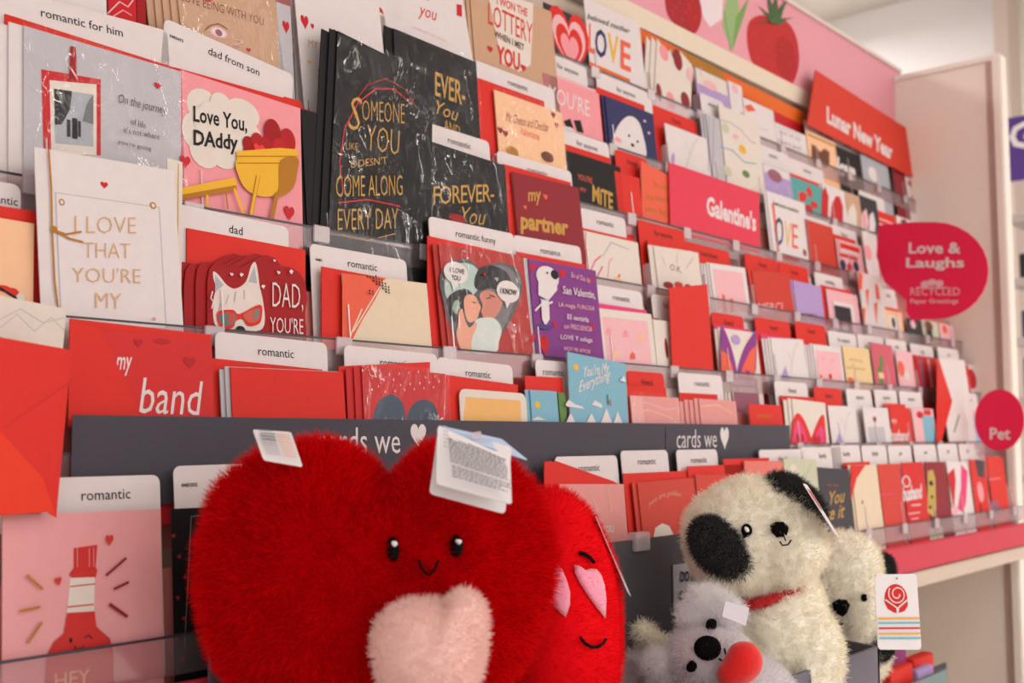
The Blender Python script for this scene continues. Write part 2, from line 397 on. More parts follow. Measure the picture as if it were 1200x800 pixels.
C('z', 978,170,1006, col='black', art=[('t','love',981,205,1003,213,22,'white',{'b':.05})], name='black card with white love lettering on the top tier', tab=(966,152,1012,'anyone'))
C('z', 1008,180,1038, col='silver', art=[('e',1023,204,5,8,'white'),('r',1021,214,1025,226,'kraft')], name='grey card with a single candle flame')
C('z', 1046,196,1059, col='maroon', name='dark red card edge beside the photo collage')
C('z', 1060,205,1084, col='white', art=[('e',1071,218,5,9,'kraft'),('e',1076,226,4,6,'brown'),('e',1066,215,2,3,'crim'),('e',1080,213,2,3,'navy'),('r',1068,228,1078,240,'coral')], name='photo collage card at the far end of the top tier', tab=(1042,190,1080,'family'))
mktab('z', 745,108-8,812,'for anyone','white','dotted scallop card')
# ------------------------------------------------------------------ tier a
C('a', 384,-60,424, col='dgrey', art=[('e',400,6,7,9,'silver')], name='dark foil card at the top edge above the bear card', sleeve=True)
C('a', 424,-40,466, col='white', art=[('h',440,20,18,'crim',-8,1.5),('h',420,18,8,'crim')], name='white card with a glossy red heart above the black cellophane cards', stack=1, sdx=-.018, sart=[('h',432,22,17,'crim',0,1.6)])
C('a', 452,-34,541, -10, col='white', art=[('t','to',492,-2,505,2,8,'red',{'s':.3}),('t','you',490,22,512,30,15,'red',{'s':.3}),('t','with all my love',484,34,522,50,4,'lpink',{'s':.3}),('p',[(535,5),(541,6),(541,20),(535,18)],'crim')], name='white card with small red script beside the lottery card')
C('a', 549,-30,642, col='kraft', art=[('p',[(571,-12),(625,4),(622,76),(608,84),(588,74)],'ivory'),('t','I WON THE',582,5,618,20,10,'red',{'b':.02}),('t','LOTTERY',572,28,624,52,25,'red',{'b':.0}),('t','WHEN I MET',579,43,614,60,8,'brown',{'b':.02}),('t','YOU',582,74,609,84,22,'red',{'b':.03}),('h',574,58,6,'crim'),('h',613,80,6,'crim')],
  name='kraft card about winning the lottery with red lettering', stack=3, sdx=-.006)
C('a', 635,84,699, col='pink', art=[('t','YOU\'RE',643,118,691,137,20,'white',{'b':.0}),('p',[(660,142),(668,139),(672,150),(664,149)],'black'),('p',[(672,141),(680,141),(684,156),(676,154)],'black'),('p',[(658,148),(668,149),(676,156),(660,153)],'white')], name='pink card reading YOU\'RE with black and white stripes', tab=(638,60,685,'for anyone'), env=(.0,.006,'lpink'))
C('a', 709,112,763, col='navy', art=[('s',[(718,170),(722,152),(730,140),(738,136),(746,140),(752,152),(757,185),(735,182)],'white'),('e',737,159,1.2,1.6,'ink'),('e',747,166,1.2,1.6,'ink'),('e',741,170,2,2,'ink'),('e',724,164,4,3,'pink'),('e',755,142,1.5,1.5,'lpink'),('e',760,156,1.5,1.5,'lpink')],
  name='navy card with a round white dog face', stack=1, tab=(698,84,760,'for anyone'), env=(-.012,.012,'red'))
C('a', 779,144,826, col='white', art=[('p',[(786,184),(789,178),(791,184),(790,192),(786,190)],'lav'),('l',[(804,196),(812,170),(818,162)],1.2,'sage'),('l',[(808,180),(802,166)],1,'sage')], name='white card with a pale sprig on the upper tier', tab=(764,122,814,'friend','red'))
C('a', 827,133,842, col='lgrey', art=[('l',[(831,136),(830,200)],.8,'grey'),('l',[(836,138),(835,205)],.8,'grey')], name='stack of striped card edges', stack=2, tab=(820,108,846,'anyone'))
C('a', 842,122,886, col='ivory', art=[('l',[(843,140),(856,144),(868,152),(880,166),(886,168)],1.4,'silver'),('e',850,150,4,6,'sage'),('e',870,175,4,5,'yellow'),('l',[(843,172),(858,176),(872,190),(886,192)],1.4,'blue'),('e',852,200,5,6,'sage'),('e',874,204,4,4,'green'),('e',862,160,3,3,'lpink')], name='ivory floral card with wavy blue ribbons')
C('a', 893,190,924, col='lav', art=[('r',894,191,923,200,'white'),('e',908,206,8,7,'mauve')], name='lavender glitter card in plastic bag on the upper tier', sleeve=True, tab=(884,166,922,'anyone'))
C('a', 926,206,961, col='teal', art=[('p',[(934,228),(940,224),(946,228),(944,236),(936,236)],'red'),('p',[(944,222),(948,218),(952,226),(950,234)],'red'),('e',948,246,5,6,'crim'),('e',938,244,3,4,'orange'),('e',954,240,4,4,'red')], name='teal card with red tulips', tab=(924,184,962,'anyone'), env=(0,.008,'red'))
C('a', 963,214,988, col='white', art=[('p',[(973,262),(974,242),(979,230),(984,230),(988,242),(988,266)],'crim'),('p',[(962,256),(963,226),(967,218),(971,230),(970,258)],'crim')], name='white card with tall red arches')
C('a', 990,224,1006, col='kraft', art=[('p',[(992,264),(994,246),(1000,238),(1004,250),(1004,268)],'ivory')], name='tan card beside the wedding photo card')
C('a', 1007,228,1026, col='dgrey', art=[('p',[(1009,270),(1010,250),(1015,244),(1018,258),(1016,274)],'lpink'),('p',[(1018,272),(1019,252),(1023,248),(1026,262),(1025,276)],'white')], name='dark wedding photo card on the upper tier', tab=(1006,222,1034,'wedding'))
C('a', 1028,246,1048, col='red', art=[('l',[(1030,256),(1046,262)],1.4,'white'),('l',[(1030,262),(1046,268)],1.4,'white')], name='small red card with white stripes')
C('a', 1050,252,1072, col='white', art=[('e',1060,262,4,5,'brown'),('e',1067,264,3,3,'silver')], name='white card near the far end of the upper tier')
# ------------------------------------------------------------------ tier b
C('b', -2,-70,60, col='white', art=[], name='plain white card at the upper left corner')
C('b', 62,-62,123, col='white', art=[('r',60,10,122,18,'ivory')], name='white card left of the dark red pattern card')
C('b', 126,-40,158, col='crim', art=[('l',[(126,16),(140,2),(150,8),(156,0)],1.5,'lpink'),('l',[(128,22),(144,12),(154,18)],1.5,'pink')], name='red card with pale brush swirls')
C('b', 159,-40,169, col='dred', name='plain dark red card beside the kraft stack')
C('b', 205,-34,323, -2, col='kraft', art=[('t','I LOVE BEING WITH YOU',207,-1,309,30,10,'brown',{'b':-.005}),('e',256,38,10,6,'lpink'),('e',256,38,8,5,'white'),('e',256,38.5,4,4,'mauve'),('l',[(240,36),(246,30),(256,28),(266,34)],1,'brown'),('p',[(240,-2),(248,-2),(248,2),(240,2)],'crim'),('h',291,59,5,'crim'),('t','2',272,52,284,56,8,'lpink',{'s':.3})], name='kraft card reading I LOVE BEING WITH YOU with a drawn eye', stack=4, sdx=-.007, sleeve=True,
  tab=(0-30,-70,40,'romantic'))
C('b', 324,2,340, col='lgrey', art=[('h',335,32,8,'crim',0,1.8)], name='folded grey white card with a red heart')
C('b', 343,-30,444, 4, col='white', art=[('h',357,26,9,'crim',0,1.7),('h',366,31,4,'crim',0,1.6),('t','MY SWEET',361,54,400,66,8,'kraft'),('h',362,73,4,'yellow'),('e',376,84,4,5,'kraft'),('e',380,94,8,10,'kraft')], name='white card reading MY SWEET with a little bear', tab=(340,-26,448,'romantic'))
C('b', 461,33,558, 73, col='black', art=[('t','EVER-',510,112,545,124,28,G,{'b':.01}),('t','You',511,133,537,143,16,G,{'b':.0,'s':.35}),('t','AND',520,152,539,160,12,G,{'b':.0})], name='black cellophane wrapped card reading EVER with gold letters', sleeve=True, stack=1, sdx=-.012, tab=(444,16,480,'romantic'))
C('b', 579,105,656, col='peach', art=[('t','Mr. Cheese and Cheddar',593,142,643,155,11,'maroon',{'s':.2}),('t','Valentine',609,157,632,165,9,'coral'),('h',586,153,6,'maroon'),('h',592,157,6,'maroon'),('h',648,135,5,'maroon'),('h',652,147,4,'maroon'),('e',600,178,7,6,'dyel'),('e',641,184,7,6,'brown')], name='blush card in cellophane with tiny red hearts', sleeve=True, env=(-.030,.010,'red'), tab=(556,70,646,'romantic'))
C('b', 663,176,727, 196, col='black', art=[('t',"YOU'RE",677,210,694,215,7,'coral'),('t','MY',680,224,687,226,5,'coral'),('t','MiTE',694,236,718,246,20,G,{'b':.03}),('l',[(690,240),(722,250)],1.6,'dyel')], name='dark card with golden bubble lettering', stack=2, sdx=-.007, tab=(657,150,711,'for anyone'), env=(-.01,.012,'red'))
C('b', 720,200,748, col='red', name='stack of plain red cards beside the gold lettered red card', stack=2, tab=(720,174,756,'friend','red'))
C('b', 751,188,798, 213, col='coral', art=[('t','You make',765,219,785,224,7,'dyel'),('t','my heart so',757,236,791,241,10,'dyel',{'s':.2}),('t','very happy',756,250,791,257,10,'dyel',{'s':.2})], name='orange red card with dull gold writing')
C('b', 898,223,941, col='white', art=[('r',904,238,907,300,'coral'),('t','O',908,287,918,289,34,'navy',{'b':.01}),('t','V',919,288,927,291,30,'yellow'),('t','E',928,290,935,292,28,'coral'),('t','beloved mother',906,240,936,250,5,'ink'),('r',906,296,935,300,'orange')], name='white card with LOVE in thin coloured letters beside the pink sign', stack=1)
C('b', 942,256,974, col='brick', art=[('e',943,296,2,4,'maroon')], name='plain orange red card right of the small LOVE card', tab=(938,250,970,'friend'))
C('b', 982,280,1008, col='lpink', art=[('r',984,284,1006,290,'red'),('r',984,296,1004,300,'brick'),('e',988,310,3,6,'navy'),('e',996,314,3,6,'crim'),('e',1003,312,3,6,'navy'),('r',986,291,1004,294,'white')], name='pink and white card with tiny red and navy figures', stack=1, tab=(972,262,1002,'friend'), env=(-.01,.01,'red'))
C('b', 1010,270,1026, col='white', art=[('e',1017,296,4,9,'pink'),('e',1015,318,2,5,'crim')], name='white sleeve card left of the round ended pink sign', sleeve=True)
C('b', 1028,300,1044, col='lpink', art=[('r',1030,310,1042,322,'coral')], name='pale pink card half hidden by the round ended pink sign')
# ------------------------------------------------------------------ tier c
C('c', 28,30,213, 84, col='lgrey', art=[('p',[(48,81),(118,93),(118,182),(51,182)],'crim'),('p',[(58,94),(113,99),(113,182),(60,180)],'ivory'),('p',[(63,104),(109,111),(109,172),(64,168)],'silver'),('p',[(63,104),(84,107),(82,128),(72,146),(64,146)],'dgrey'),('p',[(109,111),(102,120),(96,142),(109,146)],'grey'),('r',78,140,82,160,'dgrey'),('r',84,138,90,162,'ink'),('r',91,142,94,160,'dgrey'),
   ('p',[(82,54),(88,56),(90,94),(80,92)],'dred'),('h',184,101,8,'crim'),('t','On the journey',138,124,194,138,14,'ink',{'s':.3,'b':-.01}),('t','of life',152,146,170,151,7,'ink',{'b':-.01}),('t',"it's not where",144,156,186,164,7,'ink',{'b':-.01}),('t',"you're going",137,170,176,179,7,'ink',{'b':-.01})],
  name='pale card with a clipped black and white photo and script verse', sleeve=True, stack=3, sdx=-.011, tab=(-30,-24,196,'romantic for him','white','',.0112,.03,'ink',None,36), env=('P',[(6,16),(214,82),(214,230),(6,230)]), scol='white')
C('c', 212,82,352, 127, col='pink', art=[('e',238,125,19,21,'ivory'),('e',284,133,20,17,'ivory'),('e',228,153,15,22,'ivory'),('e',283,158,23,22,'ivory'),('e',240,177,18,20,'ivory'),('e',262,182,16,16,'ivory'),('e',262,150,34,30,'ivory'),('e',258,121,12,12,'ivory'),
   ('t','Love You,',226,146,289,158,22,'ink',{'b':.02}),('t','DAddy',226,176,278,182,24,'ink',{'b':.025}),('h',216,190,12,'crim',0,1.3),('h',338,250,12,'crim',0,1.3),
   ('r',284,170,342,184,'dred'),('e',290,169,7,9,'dred'),('e',336,166,9,15,(176,24,30)),('e',300,166,7,10,(176,24,30)),('e',318,157,10,17,'dred'),('e',310,170,8,9,(170,22,28)),('e',326,172,8,9,(190,28,34)),('h',302,176,13,(226,60,60)),
   ('p',[(275,178),(326,174),(348,176),(347,186),(326,189),(276,189)],'yellow'),('s',[(275,189),(300,189),(327,189),(328,208),(324,226),(314,231),(300,230),(286,222),(278,208)],'yellow'),('s',[(326,189),(347,186),(346,204),(342,220),(330,230),(316,231),(324,222)],'dyel'),
   ('l',[(276,184),(347,184)],1,'dyel'),('l',[(276,192),(346,192)],1,'dyel'),('l',[(300,208),(292,252)],5,'dyel'),('l',[(300,208),(292,252)],3.6,'yellow'),('l',[(322,228),(316,258)],5,'dyel'),
   ('p',[(206,222),(273,209),(276,222),(206,234)],'yellow'),('p',[(206,230),(274,218),(275,224),(206,236)],'dyel'),('l',[(272,222),(282,250)],3,'yellow'),('l',[(262,226),(264,246)],2,'dyel'),('l',[(240,230),(240,246)],3,'yellow')],
  name='pink card reading Love You Daddy with a yellow grill of hearts', tab=(193,21,344,'dad from son','white','',.0112,.03,'ink','0483473',88), env=(-.004,.005,'red',.0))
C('c', 353,128,372, col='black', name='row of black card edges beside the grill card', stack=4, sdx=-.004, env=(-.012,.012,'red'))
C('c', 396,36,508, 92, col='black', art=[('l',[(402,226),(398,190),(404,150),(420,120),(440,104),(462,104),(482,122)],1.6,'crim'),('l',[(414,122),(430,100),(452,92),(474,104),(488,126)],1.2,'dred'),
   ('t','S',408,151,424,155,40,G,{'s':.2,'b':-.01}),('t','OMEONE',424,141,474,145,24,G,{'b':-.015}),('t','LIKE',405,175,419,176,8,G,{'b':-.01}),('t','YOU',430,176,468,182,30,G,{'s':.1,'b':-.015}),('t',"DOESN'T",411,197,453,192,9,G,{'b':-.005}),('t','COME ALONG',393,231,471,229,25,G,{'b':-.01}),('t','EVERY DAY',395,270,466,268,25,G,{'b':-.01}),('l',[(396,238),(430,234),(468,242)],1.6,'crim'),('l',[(400,276),(430,282),(462,274)],1,G)],
  name='tall black card reading SOMEONE LIKE YOU in gold under cellophane', sleeve=True, stack=2, sdx=-.009, off=-.004, label='tall black cellophane card about someone like you in gold lettering')
loose('c', [(391,34),(404,42),(404,272),(361,264)], 'black', .003, 'black envelope edge slanting left of the tall gold lettered card', art=[('l',[(398,40),(374,262)],1.6,'red')])
loose('c', [(352,126),(370,132),(370,282),(352,280)], 'crim', .012, 'red envelope edge beside the row of black card edges')
C('c', 497,163,592, 194, col='black', art=[('t','FOREVER-',508,240,579,236,22,G,{'b':.0,'sp':.9}),('t','You',541,262,569,264,20,G,{'s':.35,'b':-.01}),('e',536,256,10,5,'dred'),('e',520,262,6,4,'dgrey')], name='black cellophane card reading FOREVER YOU in gold', sleeve=True, stack=1, sdx=-.012, tab=(496,142,573,'romantic','white','',.0112,.03,'ink',None,166), env=(0.05,.0,'red',.008))
C('c', 600,201,678, 220, col='maroon', art=[('t','my',619,241,634,240,16,G,{'b':.02}),('t','partner',610,274,666,282,24,G,{'b':.04}),('t','in crime',640,292,664,298,12,G,{'b':.02}),('h',639,231,5,'coral'),('h',615,243,4,'coral')], name='maroon card reading my partner in fat gold letters', tab=(582,176,667,'romantic'), env=(-.01,.007,'red'))
C('c', 684,270,746, col='ivory', art=[('l',[(690,322),(697,306),(704,300)],1.8,'hot'),('l',[(698,328),(706,312)],1.8,'hot'),('l',[(712,326),(714,306),(718,302)],1.4,'pink'),('l',[(722,330),(726,322)],3,'coral'),('l',[(686,272),(687,330)],1,'hot'),('l',[(706,300),(716,284),(736,292)],.8,'silver'),('e',724,328,4,3,'peach')], name='ivory card with pink feathery strokes', stack=1, tab=(680,243,731,'romantic'), env=(0,.005,'red'))
C('c', 766,288,818, 296, col='ivory', art=[('t','O.K.',785,316,799,320,7,'brown'),('e',783,334,6,4,'maroon'),('e',795,334,5,4,'brick'),('e',806,336,4,3,'maroon'),('l',[(775,300),(780,312)],.7,'silver'),('l',[(793,296),(793,308)],.7,'silver'),('l',[(812,302),(804,314)],.7,'silver')], name='cream card with a small sunburst reading OK', stack=1, sdx=-.011, tab=(747,257,800,'for anyone','red'), env=(-.005,.006,'red'))
C('c', 831,308,873, 314, col='white', art=[('r',835,315,869,362,'lpink'),('p',[(846,344),(849,346),(852,366),(848,366)],'coral'),('p',[(855,350),(859,350),(860,366),(856,366)],'coral')], name='white bordered pink card with two coral straws', stack=3, sdx=-.005, tab=(802,282,853,'best friend','red'))
C('c', 881,317,924, 320, col='brick', art=[('t','MERCI',889,365,917,364,10,'lpink')], name='orange red card with pale pink letters at its foot', stack=1, sdx=-.01, tab=(872,296,910,'friend','red'))
C('c', 929,328,962, 336, col='lav', art=[('t','HAPPY',933,374,957,376,8,'maroon',{'b':.02})], name='lavender card reading HAPPY', stack=3, sdx=-.005, tab=(912,306,945,'friend','red'))
C('c', 968,338,1003, col='lpink', art=[('r',975,352,999,385,'white'),('r',977,357,996,388,'dgrey'),('e',981,380,3,6,'white'),('e',990,382,4,5,'lgrey')], name='pink card framing a dark wedding photo', tab=(954,318,986,'wedding'), env=(-.01,.006,'red'))
C('c', 1005,318,1031, col='white', art=[('p',[(1006,318),(1011,322),(1010,340),(1006,338)],'coral'),('p',[(1014,340),(1018,338),(1017,362)],'coral'),('p',[(1024,356),(1028,354),(1027,380)],'coral'),('p',[(1010,362),(1014,360),(1013,384)],'coral'),('p',[(1025,332),(1029,336),(1031,352),(1027,350)],'coral')], name='tall white card scattered with orange triangles', off=-.003)
C('c', 1036,362,1056, col='peach', art=[('r',1040,368,1053,392,'ivory'),('e',1047,378,2,6,'dgrey')], name='peach card with a tiny dark figure', tab=(1030,336,1048,'wish'), env=(-.005,.006,'red'))
C('c', 1062,372,1078, col='dgrey', art=[('e',1070,380,3,5,'lpink')], name='dark photo card under the round ended sign')
C('c', 1080,374,1098, col='sage', art=[('e',1088,382,5,6,'brown'),('r',1084,386,1092,398,'dgrey')], name='olive photo card under the round ended sign')
C('c', 1100,378,1116, col='lpink', art=[('e',1107,386,3,5,'coral')], name='pink picture card at the far end of the middle tier')
# ------------------------------------------------------------------ tier d
C('d', -30,250,40, 262, col='peach', art=[('e',4,338,9,4,'red'),('e',14,342,8,5,'red'),('l',[(-6,334),(20,350)],3,'ink'),('e',24,348,5,4,'ivory')], name='blush card with a little red and black doodle at left edge', tab=(-40,206,24,'romantic'), env=(-.01,.01,'red',.012))
C('d', 40,172,204, 200, col='white', art=[('h',122,217,9,'crim'),('r',64,225,186,378,'lgrey'),('r',65.5,226.5,184.5,378,'white'),('e',72,237,3.5,4,'dyel'),('e',72,237,2,2.4,'ivory'),('e',179,241,3.5,4,'dyel'),('e',179,241,2,2.4,'ivory'),
   ('t','I LOVE',87,273,159,274,20,(214,170,120),{'b':-.015}),('t','THAT',97,302,152,303,18,(214,170,120),{'b':-.015}),('t',"YOU'RE",84,331,164,332,18,(214,170,120),{'b':-.015}),('t','MY',111,361,141,362,18,(214,170,120),{'b':-.015}),
   ('l',[(56,176),(59,220),(60,270),(63,330),(67,362)],2.2,'dyel'),('l',[(62,270),(76,275),(94,272)],2.2,'dyel'),('l',[(62,270),(80,280),(96,284)],2.2,'dyel'),('e',62,269,4,4,'dyel'),('t','o',177,376,181,376,4,'crim')], off=-.006,
  name='white card reading I LOVE THAT in pale gold with gold cord', sleeve=False)
C('d', 243,296,360, 330, col='dred', outline=[(243,372+30),(243,332),(245,316),(250,309),(258,309),(272,313),(282,313),(292,308),(302,302),(312,299),(322,302),(330,312),(340,313),(350,318),(358,330),(360,350),(357,370),(359,384),(359,412),(243,402)],
  art=[('s',[(251,378),(250,352),(253,338),(250,326),(250,318),(256,322),(266,334),(276,338),(288,330),(294,312),(299,307),(302,318),(304,334),(308,352),(310,378),(300,388),(262,384)],(222,208,200)),('p',[(252,322),(262,334),(252,342)],'silver'),('p',[(298,312),(301,332),(291,330)],'silver'),
   ('l',[(268,346),(264,356)],1,'silver'),('l',[(276,342),(274,354)],1,'silver'),('l',[(286,340),(286,350)],1,'silver'),('l',[(258,356),(256,364)],1,'silver'),('s',[(254,366),(272,363),(280,368),(304,357),(306,372),(302,380),(290,382),(284,374),(276,376),(272,384),(258,384)],'red'),('s',[(256,369),(270,367),(276,371),(272,380),(260,381)],(90,120,120)),('p',[(266,368),(272,368),(275,372),(271,379),(266,380)],(190,80,70)),('s',[(284,369),(302,361),(303,372),(298,378),(290,378)],(200,90,76)),('p',[(296,365),(302,362),(303,370),(298,376)],(120,130,126)),('e',281,388,6,6,'ink'),
   ('t','DAD,',318,364,354,366,33,'white',{'b':-.01}),('t',"YOU'RE",315,390,354,392,19,'white',{'b':-.005}),('h',270,322,4,'white'),('h',325,320,4,'white'),('h',320,306,3,'white'),('p',[(281,320),(284,322),(281,325),(279,322)],'white'),('p',[(339,316),(342,318),(340,322),(337,319)],'white'),('p',[(306,334),(309,335),(307,339),(304,336)],'white'),('l',[(247,342),(245,350),(248,354),(246,362)],1.4,'white')],
  name='die cut red card with a white terrier in red sunglasses', stack=3, sdx=-.010, tab=(206,238,338,'dad','white','',.0112,.03,'ink',None,266), env=('P',[(219,267),(358,293),(358,410),(219,410)]), scol='dred')
C('d', 401,320,500, 332, col='cream', art=[('p',[(401,320),(452,326),(440,350),(424,376),(412,400),(401,404)],'coral'),('l',[(450,328),(414,388)],1.5,'ivory'),('l',[(424,362),(410,394)],2,'cream')]+[('e',430+(i*37 % 26),324+(i*53 % 22),.9,1.2,'ink') for i in range(26)], name='cream card with a coral brushed corner and black dots', tab=(363,285,476,'romantic','white','',.0112,.03,'ink','0481',305), env=('P',[(377,312),(480,331),(480,410),(377,410)]))
C('d', 514,287,613, 300, col=(176,52,48), art=[('s',[(519,352),(515,330),(520,312),(532,305),(548,304),(560,312),(566,320),(574,310),(590,308),(606,316),(612,334),(608,354),(598,376),(586,396),(578,414),(548,414),(534,396),(524,374)],(92,90,94)),
   ('s',[(524,350),(521,330),(528,314),(542,308),(556,312),(564,326),(556,344),(540,352)],(176,198,190)),
   ('s',[(566,322),(576,312),(592,312),(604,322),(606,338),(600,360),(590,384),(580,400),(566,390),(574,360)],(120,118,122)),
   ('s',[(556,326),(562,314),(576,311),(592,318),(599,332),(596,348),(588,350),(582,340),(572,338),(562,340),(556,336)],(46,44,48)),
   ('s',[(525,362),(524,350),(532,342),(544,338),(553,344),(552,352),(545,358),(542,372),(534,378),(528,372)],(50,44,48)),
   ('s',[(543,352),(548,345),(556,347),(560,354),(563,360),(561,366),(558,374),(550,378),(545,370)],'skin'),
   ('s',[(562,344),(570,340),(580,344),(588,354),(584,366),(576,374),(568,374),(563,366),(565,358),(562,350)],(206,132,116)),
   ('s',[(556,376),(568,372),(580,374),(587,386),(584,400),(580,413),(553,413),(552,394)],(206,212,208)),
   ('s',[(537,366),(541,362),(544,374),(549,384),(556,378),(558,382),(552,398),(551,413),(540,410),(534,392),(536,380)],'skin'),
   ('s',[(531,354),(536,352),(537,362),(533,368),(530,362)],(150,170,150)),('l',[(552,354),(557,355)],.9,'ink'),('l',[(569,350),(574,349)],.9,'ink'),('l',[(561,366),(564,368)],1.1,(180,50,50)),('l',[(573,346),(579,348)],1,'ink'),
   ('e',533,320,14,13,'white'),('e',594,342,13,13,'white'),('p',[(527,330),(536,331),(530,342)],'white'),('p',[(590,352),(598,352),(592,362)],'white'),('t','I LOVE',525,319,543,322,6,'ink',{'s':.2,'b':.01}),('t','YOU',527,328,538,330,6,'ink',{'s':.2,'b':.01}),('t','I KNOW',584,344,604,347,7,'ink',{'s':.2,'b':.02}),('h',566,322,3,'crim'),('h',580,328,4,'silver')],
  name='comic style card of a kissing couple with speech bubbles', sleeve=True, stack=1, sdx=-.007, tab=(502,253,602,'romantic funny','white','',.0112,.03,'ink',None,274), env=('P',[(501,276),(618,302),(618,410),(501,410)]))
C('d', 619,303,698, 317, col=(128,58,132), art=[('h',624,314,7,'crim'),('h',634,314,5,'crim'),('h',659,321,8,'crim'),('h',693,329,4,'crim'),('h',694,383,5,'crim'),('h',650,381,5,'crim'),('h',623,396,7,'crim',0,1.4),('h',637,405,11,'crim',0,1.6),
   ('e',641,325,13,13,'white'),('p',[(630,322),(652,322),(652,340),(642,352),(630,346)],'white'),('e',649,322,4.5,5.5,'ink'),('r',632,350,642,352,'blue'),('p',[(633,352),(642,352),(643,374),(638,382),(634,374)],'white'),('l',[(634,356),(626,364)],2.4,'white'),('l',[(641,356),(646,354)],2.4,'white'),('e',637,383,9,3,(80,60,130)),('e',640,320,1,1.4,'ink'),
   ('t','En el Dia de',668,325,690,332,6,'lpink'),('t','San Valentin,',658,346,696,352,11,'white',{'b':.01}),('t','LA magia FURIOSA',653,361,695,366,7,'lpink'),('t','ES sentirla',663,374,688,378,6,'white',{'b':.01}),('t','con FRECUENCIA',659,385,692,389,6,'lpink'),('t','LOVE Y salaga',655,399,692,403,7,'white'),('t','HOY MI AMOR',659,411,690,415,5,'lpink')],
  name='purple Spanish valentine with a white cartoon dog', stack=1, sdx=-.008, tab=(602,275,680,'romance','white','',.0112,.03,'ink',None,289), env=(-.012,.007,'red'), scol='lgrey')
C('d', 702,361,763, 368, col='ivory', art=[('r',706,371,758,424,'lpink')]+[('p',[(x-3,y+4),(x-3,y-1),(x,y-5),(x+3,y-1),(x+3,y+4)],c) for x,y,c in ((713,388,'pink'),(733,391,'pink'),(751,394,'peach'),(722,414,'peach'),(741,417,'coral'))], name='ivory bordered card with five tiny pink houses', tab=(698,333,751,'romantic'), env=(-.006,.006,'hot',-.004))
C('d', 765,374,784, col='ivory', art=[('e',781,408,2,12,'maroon')], name='stack of ivory card edges beside the leaning red envelope', stack=3, sdx=-.005, tab=(763,344,793,'for'), env=(-.01,.004,'dred'))
C('d', 845,384,886, 390, col='ivory', art=[('s',[(845,384),(849,386),(858,410),(863,440),(846,438)],'purple'),('p',[(845,410),(852,414),(858,428),(861,444),(845,440)],'coral'),('s',[(886,390),(880,394),(870,412),(864,440),(884,441)],'purple'),('p',[(886,404),(878,412),(870,430),(867,441),(884,442)],'coral'),('h',853,438,5,'purple'),('h',876,438,5,'purple'),('e',862,398,5,6,'lav'),
   ('r',854,441,886,500,'mauve'),('t','KEEPER OF',856,450,884,452,6,'lpink',{'b':.01}),('t','MY SECRETS',856,459,884,461,6,'ivory',{'b':.02})], name='card with purple and coral butterfly wings', stack=2, sdx=-.006, tab=(833,365,870,'friend','red'), env=(-.006,.005,'hot'))
C('d', 903,396,941, 398, col='white', art=[('p',[(914,445),(920,428),(926,445)],'lav'),('l',[(926,444),(930,412),(935,402)],1.1,'sage'),('l',[(928,426),(923,412)],1,'sage')], name='white card with lavender sprigs on the middle tier', stack=3, sdx=-.006, tab=(884,371,924,'friend','red'), env=(-.012,.004,'hot'))
C('d', 952,403,985, 407, col='white', art=[('r',955,410,983,448,'lpink'),('e',962,441,1.5,3,'coral'),('e',973,441,1.8,3.4,'crim'),('e',964,420,1,2,'pink'),('e',975,422,1,2,'pink')], name='white bordered pale pink card on the middle tier', stack=3, sdx=-.006, tab=(931,376,966,'friend','red'))
C('d', 987,405,1018, 409, col=(228,198,148), art=[('t','thinking',995,423,1010,425,4,'dyel'),('t','of you',992,433,1013,435,5,'dyel'),('e',997,446,4,4,'coral')], name='pale yellow card with a small orange flower', tab=(970,387,1002,'for anyone'))
C('d', 1020,401,1045, 405, col=(206,92,110), art=[('r',1030,416,1034,430,'green'),('e',1032,440,3.5,12,'green'),('r',1029,436,1035,443,'peach')], name='rose pink card with a green bottle', tab=(1004,391,1034,'anyone'))
C('d', 1049,410,1068, col='lpink', art=[('e',1056,432,4,9,'coral'),('e',1063,440,3,6,'ivory')], name='pink patterned card in a sleeve on the middle tier', sleeve=True, tab=(1037,396,1061,'wish'))
C('d', 1072,416,1097, col='crim', art=[('r',1076,420,1080,458,'mauve'),('r',1086,420,1089,458,'pink')], name='crimson card with mauve stripes on the middle tier', stack=1, tab=(1066,402,1092,'hugs'))
C('d', 1129,426,1146, col='white', art=[('e',1139,444,5,12,'crim'),('r',1130,427,1134,462,'red')], name='white and red card at the far end of the middle tier', tab=(1098,406,1122,'pet'))
